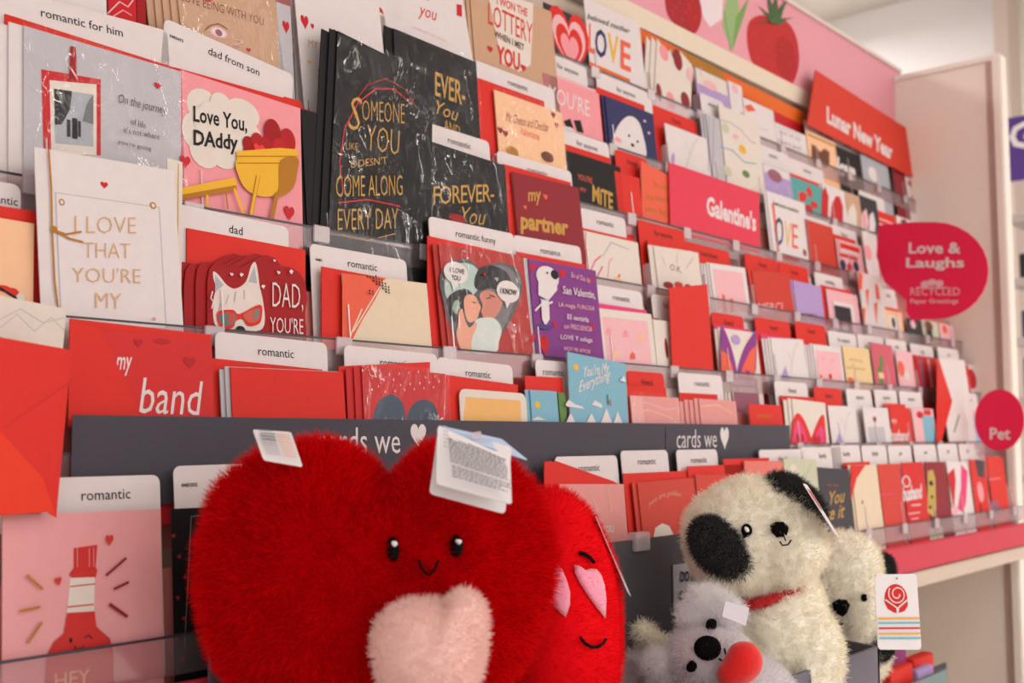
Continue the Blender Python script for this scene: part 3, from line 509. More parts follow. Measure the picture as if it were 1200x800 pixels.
# ------------------------------------------------------------------ tier e
C('e', -30,340,78, 362, col='ivory', art=[('l',[(0,384),(20,368),(40,388),(60,372),(76,388)],1,'lgrey'),('l',[(0,374),(24,362),(50,378),(76,372)],1,'lgrey')], name='embossed ivory card at the left edge', stack=0)
C('e', 110,386,248, 398, col=(206,44,44), art=[('t','my',136,440,155,440,22,'white',{'s':.25,'b':.01}),('t','band',163,484,238,487,42,'white',{'s':.2,'b':.0}),('e',190,400,10,3,(180,34,38)),('h',222,425,14,(180,34,38)),('h',162,402,10,(180,34,38))], name='x', label='red card with white brush script partly hidden by its own envelope', env=None)
C('e', 270,430,402, 436, col='red', art=[], name='plain red card beside the my husband card', stack=2, sdx=-.004, env=('P',[(244,419),(378,433),(378,500),(244,500)]), tab=(252,388,383,'romantic','white','',.0112,.03,'ink',None,402), scol='lgrey')
C('e', 424,430,523, 438, col=(196,44,46), art=[('s',[(439,500),(440,478),(448,466),(458,462),(468,467),(474,480),(472,500)],(66,78,96)),('s',[(478,502),(478,484),(486,472),(496,468),(507,472),(513,484),(512,502)],(66,78,96))]+[('e',440+(i*29 % 76),434+(i*17 % 26),.6,1.5,'lpink') for i in range(22)], name='red cellophane card with two dark glitter hearts', sleeve=True, stack=2, sdx=-.008, env=('P',[(397,429),(504,424),(504,500),(397,500)]), tab=(403,404,512,'romantic','white','',.0112,.03,'ink',None,415))
C('e', 538,455,616, 461, col='ivory', round_=.008, art=[('p',[(546,465),(610,469),(611,500),(542,500)],(232,178,110))], name='ivory rounded card with a mustard yellow panel', env=('P',[(524,439),(607,451),(607,500),(524,500)]), tab=(512,418,600,'romantic','white','',.0112,.03,'ink',None,428))
C('e', 621,457,652, col='blue', art=[('e',630,474,3,4,'yellow'),('p',[(622,492),(630,488),(640,492)],'white')], name='spare blue card copies beside the yellow panel card', stack=1, env=(-.0,.016,'red',.02), tab=(627,421,664,'romantic'))
C('e', 654,460,662, col='green', name='narrow dark green card edge behind the blue mountain card', stack=1)
C('e', 665,412,733, 426, col='blue', art=[('e',675,430,3,4,'yellow'),('t',"You're My",684,446,714,440,17,'white',{'s':.3,'b':.01}),('t','Everything',678,464,715,448,17,'white',{'s':.3,'b':.01}),('p',[(662,474),(666,468),(674,474),(682,476),(684,479),(664,476)],'white'),('p',[(693,474),(697,469),(705,474),(705,478)],'white'),('p',[(703,496),(710,478),(717,496)],'white'),('p',[(718,496),(723,482),(729,496)],'white'),('p',[(662,496),(668,484),(674,496)],'white'),('p',[(686,496),(692,484),(698,496)],'white'),('l',[(711,463),(712,474)],1.4,'ink'),('l',[(714,468),(715,475)],1.4,'crim'),('p',[(725,446),(730,440),(733,448)],'white')],
  name='sky blue card with mountains and white script', off=-.002)
C('e', 738,463,795, 466, col=(222,150,146), art=[('l',[(740,470),(760,472),(780,480),(792,478)],1,'lpink'),('l',[(742,484),(760,480),(788,490)],1,'peach'),('r',738,464,752,500,(228,166,160))], name='marbled pink sleeve card above the gray sign', sleeve=True, env=(-.004,.012,'red',-.02), tab=(734,434,777,'friend','red'))
C('e', 819,467,862, 470, col=(222,150,146), art=[('l',[(822,476),(840,474),(858,484)],1,'peach')], name='marbled pink card with spare copies beside it', stack=4, sdx=-.009, env=(-.03,.008,'red'), tab=(794,436,845,'romantic'))
C('e', 877,473,915, col='red', art=[('t','amor',887,489,905,490,4,'dyel')], name='plain red card at the right end of the gray sign')
C('e', 928,467,967, 472, col='ivory', art=[('s',[(928,512),(929,494),(934,484),(940,488),(946,500),(950,518),(928,520)],'red'),('p',[(929,516),(931,498),(936,492),(942,502),(947,520)],'hot'),('s',[(950,520),(954,504),(960,490),(965,486),(967,500),(967,521)],'red'),('p',[(952,520),(956,508),(962,498),(966,506),(966,520)],'hot'),('h',938,516,9,'crim'),('h',957,518,9,'crim')], name='ivory card with nested red and hot pink hearts', stack=2, sdx=-.01, tab=(907,446,945,'friend'), env=(-.02,.006,'red'))
C('e', 970,475,1001, 476, col='white', art=[('p',[(979,519),(984,504),(989,519)],'lav'),('l',[(989,518),(992,492),(996,482)],1.1,'sage'),('l',[(991,502),(986,490)],1,'sage')], name='white card with lavender sprigs on the lower tier', tab=(953,453,985,'friend','red'))
C('e', 1011,477,1040, 478, col='white', art=[('h',1025,492,4,'maroon'),('r',1017,500,1036,520,'lgrey')], name='white card with a grey box and tiny heart', tab=(991,455,1020,'anyone'))
C('e', 1042,476,1066, 478, col='red', art=[('t','my',1045,498,1051,498,7,'white'),('t','husband',1043,517,1065,517,14,'white',{'s':.15,'b':.03})], name='small red card with white brush script on the lower tier', tab=(1024,456,1050,'anyone'), env=(-.008,.006,'red'))
C('e', 1068,478,1093, 479, col='lpink', art=[('r',1080,487,1093,520,'blue'),('e',1078,486,4,4,'crim'),('r',1082,480,1090,486,'red')], name='pale pink and blue card on the lower tier', tab=(1053,458,1079,'anyone'))
C('e', 1098,420,1130, 422, col='white', art=[('p',[(1098,420),(1100,420),(1116,470),(1102,522),(1097,520)],'red'),('l',[(1118,506),(1124,486)],3,'green')], name='tall white card with a big red triangle and green stem', off=-.003)
C('e', 1131,480,1146, col='lpink', art=[('r',1138,486,1146,520,'sky'),('e',1134,486,3,3,'crim')], name='pink and sky blue card at the far end of the lower tier', tab=(1128,460,1144,'pet'))
# ------------------------------------------------------------------ tier f
C('f', 3,604,188, 596, col=(226,158,160), h=.185, art=[('p',[(86,642),(114,638),(112,664),(114,668),(112,677),(84,677),(81,672),(86,665)],(200,50,46)),('l',[(81,674),(113,671)],2,'brick'),('p',[(82,677),(111,676),(110,716),(78,718)],'ivory'),('l',[(82,687),(111,684)],1.4,'brick'),('l',[(79,711),(109,708)],1.6,'brick'),('l',[(90,642),(90,664)],.8,'pink'),('l',[(104,642),(104,664)],.8,'pink'),('l',[(109,642),(109,664)],.8,'pink'),
   ('p',[(78,718),(110,716),(112,734),(128,748),(132,764),(132,830),(50,830),(54,768),(62,752),(74,742)],(200,50,46)),('e',82,750,2,3,'ink'),('l',[(98,747),(103,744),(107,748)],1.4,'ink'),('l',[(86,757),(89,761),(94,760),(97,756)],1.6,'ink'),('t','HEY',63,806,104,800,17,'peach',{'b':.0}),
   ('h',127,633,9,'brick',0,1.5),('h',67,681,8,'brick',10,1.4),('l',[(123,674),(146,654)],3,'maroon'),('l',[(132,690),(149,682)],3,'maroon'),('l',[(127,708),(147,722)],4,'maroon'),('l',[(30,674),(48,690)],3,'dyel'),('l',[(22,716),(45,711)],3,'dyel'),('l',[(31,753),(47,729)],3,'dyel')],
  name='pink card with a winking red sauce bottle', tab=(48,560,187,'romantic','white','',.0112,.03,'ink',None,556))
C('f', 201,596,290, 592, col='black', h=.18, art=[('l',[(224,605),(216,760)],1,'grey'),('l',[(224,605),(290,598)],1,'grey')]+[('h',203+(i*23 % 16),628+i*24,5,'maroon',i*40) for i in range(7)], name='black card with faint dark red hearts beside the plush', tab=(203,546,345,'romantic','white','',.0112,.03,'ink','0483302',541))
C('f', 655,567,731, 567, col=(224,150,146), art=[('l',[(668,572),(676,590),(672,620)],1.4,'peach'),('l',[(690,574),(700,596),(694,622)],1.4,'lpink'),('l',[(712,572),(716,600)],1.4,'peach'),('t','LOVE YOU',688,624,719,624,9,'ivory',{'b':.02})], name='marbled salmon card above the gray bin', tab=(650,535,723,'romantic'))
C('f', 747,566,813, 560, col=(204,70,58), art=[('t','you are golden',760,596,798,584,8,'kraft',{'s':.2,'arc':.8}),('p',[(766,627),(768,618),(776,613),(784,616),(789,626),(789,640),(766,640)],'ivory')], name='red card with an arched gold line above a cream shape', stack=1, sdx=-.008, env=(-.018,.010,'red',-.002), tab=(727,528,782,'romantic'))
C('f', 815,556,878, 556, col=(206,70,58), name='plain brick red card behind the puppy head', env=(-.01,.012,'red'), tab=(792,527,840,'romantic'))
C('f', 872,540,917, 540, col=(222,120,110), art=[('l',[(878,548),(886,560),(882,580)],1.2,'pink')], name='salmon pink card above the puppy ear', env=(-.045,.004,'red',-.03), tab=(889,527,940,'friend'))
C('f', 918,537,956, 538, col='sage', art=[('e',930,550,4,6,'ivory'),('l',[(944,560),(950,542)],1.2,'silver')], name='sage green card between salmon and dark cards')
C('f', 957,547,995, 550, col=(66,62,70), art=[('t','You',972,592,990,588,16,G,{'s':.3,'b':.01}),('t','are it',960,612,990,606,16,G,{'s':.3,'b':.01}),('t','for you',970,570,982,570,3,'coral')], name='charcoal card with loose gold script beside the puppy', tab=(938,524,985,'family'))
C('f', 997,545,1027, 545, col='cream', art=[('p',[(997,545),(1014,545),(1004,560),(997,588)],'red'),('t','a',1009,590,1012,590,4,'brown')], name='cream card with a red torn corner at the right', stack=1, tab=(973,522,1007,'family'), env=(-.01,.005,'red'))
C('f', 1028,544,1054, 543, col=(206,64,54), art=[('l',[(1032,580),(1050,578)],1.2,'hot'),('l',[(1032,594),(1050,592)],1.2,'brick')], name='brick red card with faint pink lines', tab=(1009,522,1038,'family'))
C('f', 1056,542,1081, 541, col=(208,40,40), art=[('e',1062,564,5,7,'white'),('e',1062,564,3.6,5.5,(208,40,40)),('t','husband',1058,588,1080,584,18,'white',{'b':.04}),('l',[(1068,592),(1079,591)],2,'lpink'),('l',[(1064,602),(1078,600)],1.5,'lpink'),('l',[(1068,608),(1076,607)],1.5,'lpink')], name='bright red card with thick white brush lettering', tab=(1040,522,1067,'pet'))
C('f', 1083,541,1107, 541, col='maroon', art=[('p',[(1087,552),(1093,550),(1096,560),(1097,596),(1094,606),(1087,600)],(190,160,80)),('e',1091,566,2.5,3,'ink'),('e',1092,582,1.5,2,'ink'),('e',1090,594,1.5,2,'ink'),('r',1088,618,1104,640,'sage')], name='maroon card with a standing leopard', tab=(1070,521,1096,'pet'))
C('f', 1109,540,1134, 541, col='white', art=[('p',[(1110,556),(1118,548),(1120,562),(1118,598),(1114,576)],'crim'),('p',[(1126,544),(1134,552),(1132,590),(1128,600),(1122,596),(1126,572)],'hot'),('h',1119,602,8,'lpink')], name='white card with crimson and pink brush strokes', tab=(1098,520,1121,'pet'))
C('f', 1136,538,1154, 540, col='red', art=[('p',[(1142,538),(1154,540),(1153,560),(1146,558)],(70,60,66)),('e',1149,576,3.5,12,'pink'),('r',1147,590,1150,608,'dred')], name='red card with a pink tulip shape', tab=(1123,520,1142,'pet'))
C('f', 1156,534,1175, 536, col='red', art=[('l',[(1158,562),(1172,560)],1,'pink'),('e',1166,596,6,10,'mauve')], name='red card at the far right end of the bottom tier')

# loose envelopes and the printed signs standing among the cards
loose('e', [(82,373),(248,392),(246,500),(80,500)], 'red', .003, 'red envelope tucked behind the red brush script card')
loose('e', [(82,373),(118,386),(172,500),(80,500)], 'red', -.002, 'red envelope flap folded across the left of the brush script card', 'envelope')
loose('f', [(-60,384),(84,410),(66,606),(56,600),(0,604),(-60,606)], (214,44,36), -.012, 'large loose red envelope leaning at the left edge', art=[('l',[(6,500),(84,446)],1.0,(190,34,30)),('p',[(-60,470),(0,505),(50,560),(66,606),(56,600),(0,603),(-60,604)],(228,58,34))])
loose('d', [(196,185),(214,190),(212,384),(196,380)], 'ivory', .002, 'ivory back leaf edge right of the gold corded card', 'card_leaf', 'greeting card', art=[('l',[(209,192),(207,380)],1.2,'gold')])
loose('d', [(784,337),(829,333),(836,434),(788,432)], 'red', -.006, 'tall blank red envelope leaning at centre right of the rack')
loose('f', [(638,541),(646,540),(724,566),(724,640),(638,640)], 'red', .004, 'red envelope with a sloping edge above the salmon card')
loose('f', [(643,548),(652,540),(720,564),(720,640),(643,640)], 'red', .008, 'second red envelope just behind the sloping red envelope')
SIGNRED = (210,58,40); SIGNPINK = (222,48,84)
loose('b', [(784,190),(890,226),(890,296),(786,272)], (222,58,82), -.004, 'pink Galentine sign standing among the upper cards', 'category_sign', 'sign', .002, [('t','Galentine\'s',828,252,886,272,24,'white',{'b':.035})])
loose('z', [(956,82),(1070,155),(1070,208),(946,146)], SIGNRED, -.006, 'red Lunar New Year sign at the top right of the rack', 'category_sign', 'sign', .002, [('t','Lunar New Year',969,144,1046,188,20,'white',{'b':.04})])
# ------------------------------------------------------------------ header, end panel, signs
HY = .955
hz0 = at_y(942,106,HY).z; hz1 = at_y(1055,86,HY).z
XH = at_y(1055,86,HY).x
hd = empty('header_panel', (.3, HY, hz0), 'pink header board with printed red strawberries along the top of the rack', 'sign')
def flat(name, Y, px, m, parent, th=.004, yo=0):
    pts = [at_y(x, y, Y) for x, y in px]; L = parent.location
    return prism(name, [(p.x-L.x, p.z-L.z) for p in pts], Y-L.y+yo, Y-L.y+yo+th, m, parent)
HPINK = mat('printed_pink_board', (226,152,166), .45, .04, 5)
box('header_board', (.3, HY, hz0), (XH, HY+.008, hz1), HPINK, hd)
box('cream_strip', (.3, HY-.004, hz0-.034), (XH-.0, HY+.008, hz0-.001), mat('cream_strip', (226,210,190), .45), hd)
box('top_trim', (.3, HY-.005, hz1), (XH, HY+.012, hz1+.008), mat('white_trim', (222,206,200), .4), hd)
class WArt:
    def __init__(s, Y): s.Y = Y
a = Art(lambda px, py: (at_y(px, py, HY).x-.3, at_y(px, py, HY).z-hz0))
def berry(cx, cy, w, h, c1, leaf=True):
    pts = [(cx-w*.5,cy-h*.18),(cx-w*.44,cy-h*.40),(cx-w*.2,cy-h*.48),(cx,cy-h*.40),(cx+w*.22,cy-h*.42),(cx+w*.42,cy-h*.26),(cx+w*.52,cy+h*.02),(cx+w*.5,cy+h*.3),(cx+w*.34,cy+h*.52),(cx+w*.1,cy+h*.46),(cx-w*.2,cy+h*.34),(cx-w*.42,cy+h*.14)]
    a.draw(('s', pts, c1))
    a.draw(('e', cx+w*.26, cy+h*.12, w*.20, h*.30, (176,30,36)))
    for i in range(12): a.draw(('e', cx+w*(-.36+.74*((i*.37) % 1)), cy+h*(-.22+.5*((i*.23) % 1)), .6, 1.0, (206,84,80)))
    if leaf:
        for dx, dy in ((-.30,-.62),(-.12,-.84),(.08,-.80),(.30,-.72),(.40,-.44),(-.30,-.36)):
            a.draw(('p', [(cx-w*.04, cy-h*.36),(cx+w*dx*.5-2, cy-h*.42+h*(dy+.42)*.5),(cx+w*dx, cy+h*dy),(cx+w*dx*.5+3, cy-h*.40+h*(dy+.42)*.5),(cx+w*.12,cy-h*.34)], (70,100,60)))
def newart():
    return Art(lambda px, py: (at_y(px, py, HY).x-.3, at_y(px, py, HY).z-hz0))
for bargs in ((905, 58, 60, 84, (190,40,44)), (800, 10, 42, 56, (168,34,44)), (590, -40, 60, 80, (190,40,44))):
    a = newart(); berry(*bargs); a.build(hd, 'strawberry_print')
a = newart()
a.draw(('p', [(846,30),(852,-10),(862,-30),(866,10),(858,60)], (150,180,120))); a.draw(('p', [(858,60),(862,20),(878,-4),(872,18)], (120,160,90)))
a.draw(('p', [(820,0),(848,-20),(846,22),(832,32),(824,20)], (232,216,222))); a.draw(('l', [(848,12),(856,60)], 1.6, (110,140,90)))
a.build(hd, 'leaf_print')
# the orange and magenta backing cards behind the top tier
def backing(px, cols, label):
    pts = [at_y(x, y, .948) for x, y in px]; base = pts[-1]
    o = prism('backing_card', [(p.x-base.x, p.z-base.z) for p in pts], 0, .002, ink(cols[0])); o.location = (base.x, .948, base.z)
    tag(o, label, 'backing card')
    aa = Art(lambda x, y: (at_y(x, y, .948).x-base.x, at_y(x, y, .948).z-base.z)); 
    for s in cols[1]: aa.draw(s)
    aa.build(o)
backing([(745,30),(801,60),(801,190),(745,190)], ('orange', [('p',[(745,46),(776,62),(790,92),(790,150),(745,150)],'red'),('p',[(745,50),(768,62),(768,150),(745,150)],'hot')]), 'orange and magenta striped backing card behind the dotted scallop card')
backing([(801,60),(848,84),(848,190),(801,190)], ('dyel', [('p',[(801,74),(848,98),(848,130),(801,120)],'ivory')]), 'ochre and cream backing card between the two orange ones')
backing([(848,84),(943,132),(943,230),(848,230)], ('orange', [('p',[(848,100),(943,148),(943,220),(848,220)],'crim'),('e',905,134,2,3,'brick'),('e',885,124,2,3,'brick')]), 'orange and crimson backing card behind the orange sprig card')

XP = XE+.004
# fixture end panel: beige board across the end, white post at the front edge
ep = empty('end_panel', (XP, .9, 0), 'beige end panel with pale upright post closing the right end of the rack', 'panel')
def xbox(name, y0, y1, z0, z1, m, th=.03, bev=.002): return box(name, (XP, y0, z0), (XP+th, y1, z1), m, ep, bev)
ztop = at_x(1160,72,XP).z; yp0 = at_x(1166,300,XP).y; yp1 = at_x(1188,300,XP+.03).y
PANEL = mat('beige_end_board', (246,234,222), .55, .03, 4); POST = mat('pale_post', (244,234,224), .45, .02, 4)
xbox('end_board', yp0-.01, HY+.06, .0, ztop, PANEL, .018)
box('top_rail', (XP-.004, yp0-.01, ztop), (XP+.022, HY+.06, ztop+.012), POST, ep, .001)
box('front_post', (XP-.012, yp1, 0), (XP+.03, yp0-.01, ztop+.012), POST, ep, .003)
box('post_trim', (XP-.004, yp0-.01, 0), (XP+.0, yp0+.004, ztop), mat('post_trim', (186,160,146), .5), ep, .001)

SM = mat('sign_crimson', (236,40,84), .5, .03, 6, .15)
def blade(x, pts_px, m, label, arts, name='round_sign', th=.003):
    P = [at_x(px, py, x) for px, py in pts_px]; cy = max(p.y for p in P); cz = min(p.z for p in P)
    # local x runs towards the aisle
    M = Matrix(((0,1,0,x),(-1,0,0,cy),(0,0,1,cz),(0,0,0,1)))
    fm = lambda px, py: (cy-at_x(px, py, x).y, at_x(px, py, x).z-cz)
    o = prism(name, [(cy-p.y, p.z-cz) for p in P], 0, th, m, None, M)
    tag(o, label, 'sign'); a = Art(fm)
    for s in arts: a.draw(s)
    a.build(o)
    return o
import math as _m
LX = at_y(1028, 320, ROWY['b']-.015).x
pp = [(1029,263)]+[(1095+63*_m.sin(t*_m.pi/14), 317-57*_m.cos(t*_m.pi/14)) for t in range(0, 15)]+[(1063,374),(1060,366),(1058,352),(1046,338),(1042,318),(1034,300)]
blade(LX, [(1029,264),(1070,260)]+pp[1:15+1]+[(1068,375),(1062,366),(1062,352),(1036,330),(1027,300)], SM, 'round ended pink sign reading Love and Laughs jutting from the rack',
  [('t','Love &',1065,297,1126,297,13,'white',{'b':.025}),('t','Laughs',1062,317,1130,317,15,'white',{'b':.025}),('t','RECYCLED',1067,346,1125,346,9,'lpink',{'b':.0}),('t','Paper Greetings',1067,357,1123,357,7,'lpink',{'b':.02}),
   ('e',1084,333,5,4,'lpink'),('e',1092,331,6,4,'lpink'),('e',1101,332,5,4,'lpink'),('l',[(1074,337),(1110,337)],1.5,'lpink')])
PX = at_y(1142, 492, ROWY['e']-.012).x
blade(PX, [(1171+29*_m.cos(t*_m.pi/16), 492+36*_m.sin(t*_m.pi/16)) for t in range(32)], SM, 'round crimson sign reading Pet near the far post', [('t','Pet',1160,515,1184,515,14,'white',{'b':.02})])

# grey sign strips over the bottom tier
def strip(x0, x1, texts, label):
    Y = .7518; z1 = at_y(500, 492, Y).z; A = at_y(x0, 500, Y).x; B = at_y(x1, 500, Y).x; z0 = z1-.066
    o = prism('sign_strip', [(0,0),(B-A,0),(B-A,z1-z0),(0,z1-z0)], 0, .0009, GREY, None, Matrix.Translation((A, Y, z0)))
    tag(o, label, 'sign'); a = Art(lambda px, py: (at_y(px, py, Y).x-A, at_y(px, py, Y).z-z0))
    for s in texts: a.draw(s)
    a.build(o)
strip(85, 779, [('t','cards we',372,532,469,531,32,'white',{'b':.0}),('h',490,510,18,'white',0,1.25)], 'grey sign strip reading cards we heart above the big plush heart')
strip(780, 925, [('t','cards we',793,525,840,524,22,'white',{'b':-.005}),('h',849,513,10,'white',0,1.5)], 'shorter grey sign strip reading cards we heart above the puppies')

# ------------------------------------------------------------------ plush bin hung on the front of the bottom tier
BING = mat('grey_corrugated_board', (112,108,118), .6, .04, 30, .2)
bn = empty('plush_bin', (1.0, .60, .80), 'charcoal cardboard bin holding the plush toys in front of the rack', 'bin')
BY = .682
def bflat(name, Y, px, m, th=.004):
    pts = [at_y(x, y, Y) for x, y in px]; L = bn.location
    return prism(name, [(p.x-L.x, p.z-L.z) for p in pts], Y-L.y, Y-L.y+th, m, bn)
ptop = at_y(780,628,BY); xb0 = at_y(246,740,BY).x; xb1 = at_y(940,700,BY).x; zb = .80
prism('back_board', [(xb0-1-.0, zb-.8),(xb1-1,zb-.8),(xb1-1,ptop.z-.8),(xb0-1+.002,ptop.z-.8)], BY-.6, BY-.6+.004, DGREY, bn)
FYb = .53
fr = at_y(1030,757,FYb); ztf = fr.z
xf1 = fr.x; xf0 = xb0-.02
prism('front_board', [(xf0-1, 0),(xf1-1,0),(xf1-1,ztf-.8),(xf0-1,ztf-.8)], FYb-.6, FYb-.6+.004, BING, bn)
for nm, X in (('side_board', xf0), ('side_board', xf1-.004)):
    z1 = ztf-.8
    vs = [(X-1, FYb-.6, 0),(X-1, BY-.6, 0),(X-1, BY-.6, z1+.01),(X-1, FYb-.6, z1)]; vs += [(x+.004, y, z) for x, y, z in vs]
    link(nm, mesh(nm, vs, [[0,1,2,3],[7,6,5,4],[0,4,5,1],[1,5,6,2],[2,6,7,3],[3,7,4,0]]), BING, bn)
box('bin_floor', (xf0, FYb, .80), (xf1, BY, .805), GREY, bn)
# clip and notice on the board
cz = at_y(750,627,BY)
box('board_clip', (cz.x-.014, BY-.004, cz.z-.016), (cz.x+.014, BY+.007, cz.z+.003), CLIP, bn, .001)
nt = bflat('notice', BY-.0015, [(789,662),(826,656),(826,716),(790,720)], ink('lgrey'), .001)
L = bn.location; a = Art(lambda px, py: (at_y(px, py, BY-.002).x-L.x, at_y(px, py, BY-.002).z-L.z))
for s in [('t','DO NOT',797,682,824,680,13,'ink',{'b':.03}),('t','DISPLAY',796,704,826,700,12,'ink',{'b':.03})]: a.draw(s)
b0 = len(bpy.data.objects); a.build(nt)
for c in nt.children: c.location = (0, BY-.0025-L.y, 0)

# ------------------------------------------------------------------ plush toys
def fabric(key, col, rough=.9, bump=.35, scale=240, grain=.10, sheen=.5): return mat(key, col, rough, grain, scale, .15, bump, 0, sheen)
def hairmat(key, col, var=.15, rough=.6, spec=.2, sheen=.3):
    if key in MC: return MC[key]
    m = bpy.data.materials.new(key); m.use_nodes = True; nt = m.node_tree; b = nt.nodes['Principled BSDF']
    hi = nt.nodes.new('ShaderNodeHairInfo'); mx = nt.nodes.new('ShaderNodeMix'); mx.data_type = 'RGBA'; c = lin(col)
    mx.inputs[6].default_value = tuple(v*(1-var) for v in c)+(1,); mx.inputs[7].default_value = tuple(min(1, v*(1+var)) for v in c)+(1,)
    nt.links.new(hi.outputs['Random'], mx.inputs[0]); nt.links.new(mx.outputs[2], b.inputs['Base Color'])
    b.inputs['Roughness'].default_value = rough; b.inputs['Specular IOR Level'].default_value = spec; b.inputs['Sheen Weight'].default_value = sheen
    MC[key] = m; return m
def fur(o, m, count, length, radius=.00022, rnd=.3, brown=.02, normal=1.0, comb=None, seed=1, kink=None, group=None):
    o.data.materials.append(m)
    md = o.modifiers.new('fur', 'PARTICLE_SYSTEM'); ps = md.particle_system; s = ps.settings; s.type = 'HAIR'; ps.seed = seed
    s.count = count; s.use_advanced_hair = True; s.hair_step = 4; s.display_step = 3; s.render_step = 3
    s.emit_from = 'FACE'; s.use_modifier_stack = False; s.distribution = 'RAND'; s.use_emit_random = True
    s.hair_length = length; s.normal_factor = .0025*normal; s.brownian_factor = brown*.10; s.factor_random = rnd*.0012
    s.length_random = .4
    if comb: s.object_align_factor = comb
    s.material = len(o.data.materials); s.radius_scale = 1; s.root_radius = radius*2; s.tip_radius = radius*.6; s.shape = 0
    if group: ps.vertex_group_density = group
def blob(name, parts, d, px0, py0, voxel=.004, smooth=4):
    """one continuous surface from ellipsoids given in px about (px0,py0) at depth d: (dx,dy,depth_px towards camera,rx,ry,rz,rot_deg)"""
    k = d/F; O = at_d(px0, py0, d); bm = bmesh.new()
    for p in parts:
        dx, dy, dz, rx, ry, rz = p[:6]; ro = R(p[6]) if len(p) > 6 else 0
        g = bmesh.ops.create_uvsphere(bm, u_segments=24, v_segments=16, radius=1)
        for v in g['verts']:
            x, y, z = v.co.x*rx, v.co.y*ry, v.co.z*rz
            x, y = x*math.cos(ro)-y*math.sin(ro), x*math.sin(ro)+y*math.cos(ro)
            v.co = (rt*(dx+x)+up*(-dy+y)-fw*(dz+z))*k
    me = bpy.data.meshes.new(name); bm.to_mesh(me); bm.free()
    t = bpy.data.objects.new('t', me); COL.objects.link(t)
    r = t.modifiers.new('r', 'REMESH'); r.mode = 'VOXEL'; r.voxel_size = voxel
    sm = t.modifiers.new('s', 'SMOOTH'); sm.factor = .6; sm.iterations = smooth
    dg = bpy.context.evaluated_depsgraph_get(); m2 = bpy.data.meshes.new_from_object(t.evaluated_get(dg)); bpy.data.objects.remove(t)
    m2.name = name
    return m2, O
def put(name, me, O, m, parent=None):
    for p in me.polygons: p.use_smooth = True
    me.materials.append(m); o = bpy.data.objects.new(name, me); COL.objects.link(o)
    if parent: o.parent = parent; o.location = O-Vector(parent.location)
    else: o.location = O
    return o
def bump_mesh(me, O, amp, freq):
    me.update()
    ns = [Vector(v.normal) for v in me.vertices]
    for v, n in zip(me.vertices, ns): v.co += n*amp*noise.noise((v.co+O)*freq)
def bvh(*objs):
    vs = []; fs = []
    for o, O in objs:
        b = len(vs); vs += [v.co+O for v in o.data.vertices]; fs += [[i+b for i in p.vertices] for p in o.data.polygons]
    return BVHTree.FromPolygons(vs, fs)
def decal(name, tree, pts, m, parent, lift=.003, thick=.0, sub=1):
    """a stitched patch lying on the plush surface: outline pixels are carried onto the surface and given a small thickness"""
    cx = sum(p[0] for p in pts)/len(pts); cy = sum(p[1] for p in pts)/len(pts)
    rings = [[(cx+(x-cx)*f, cy+(y-cy)*f) for x, y in pts] for f in (1, .8, .55, .3)]+[[(cx, cy)]]
    def hit(x, y):
        dr = ray(x, y).normalized(); h = tree.ray_cast(Vector((0,0,ZC)), dr)
        if h[0] is None: return None
        return h
    c = hit(cx, cy)
    if c is None: print('decal miss', name); return
    dd = (c[0]-Vector((0,0,ZC))).length; vs = []
    for i, rg in enumerate(rings):
        for x, y in rg:
            h = hit(x, y); dr = ray(x, y).normalized()
            p = h[0] if h and abs((h[0]-Vector((0,0,ZC))).length-dd) < .03 else Vector((0,0,ZC))+dr*dd
            n = h[1] if h and h[0] is not None else -dr
            if n.dot(dr) > 0: n = -n
            vs.append(p+n*(lift if i else lift*.3))
    n = len(pts); fs = []
    for r_ in range(len(rings)-2):
        for i in range(n): fs.append([r_*n+i, r_*n+(i+1) % n, (r_+1)*n+(i+1) % n, (r_+1)*n+i])
    b = (len(rings)-2)*n
    for i in range(n): fs.append([b+i, b+(i+1) % n, len(vs)-1])
    P = Vector(parent.location); me = mesh(name, [v-P for v in vs], fs)
    o = link(name, me, m, parent, smooth=True); sd = o.modifiers.new('thick', 'SOLIDIFY'); sd.thickness = .0012; sd.offset = -1
    return o
def ell(cx, cy, rx, ry, rot=0, n=16):
    r_ = R(rot); return [(cx+rx*math.cos(t)*math.cos(r_)-ry*math.sin(t)*math.sin(r_), cy+rx*math.cos(t)*math.sin(r_)+ry*math.sin(t)*math.cos(r_)) for t in [i/n*2*math.pi for i in range(n)]]
def hpx(cx, cy, w_, rot=0, hh=1):
    r_ = R(rot); return [(cx+w_*(p*math.cos(r_)+q*hh*math.sin(r_)), cy+w_*(p*math.sin(r_)-q*hh*math.cos(r_))) for p, q in HP]
def stroke(name, tree, pts, w_, m, parent, lift=.0035):
    vs = []; P = Vector(parent.location); cu = bpy.data.curves.new(name, 'CURVE'); cu.dimensions = '3D'; sp = cu.splines.new('POLY')
    out = []
    for x, y in pts:
        h = tree.ray_cast(Vector((0,0,ZC)), ray(x, y).normalized())
        if h[0] is None: continue
        n = h[1] if h[1].dot(ray(x, y)) < 0 else -h[1]; out.append(h[0]+n*lift-P)
    if len(out) < 2: print('stroke miss', name); return
    sp.points.add(len(out)-1)
    for q, p in zip(sp.points, out): q.co = (*p, 1)
    cu.bevel_depth = w_; cu.bevel_resolution = 2; cu.use_fill_caps = True
    o = bpy.data.objects.new(name, cu); COL.objects.link(o)
    dg = bpy.context.evaluated_depsgraph_get(); me = bpy.data.meshes.new_from_object(o.evaluated_get(dg)); bpy.data.objects.remove(o)
    me.materials.clear(); return link(name, me, m, parent, smooth=True)
BLACKT = mat('black_thread', (12,10,12), .85, .1, 400, .08); WHITET = mat('white_thread', (235,230,230), .6)
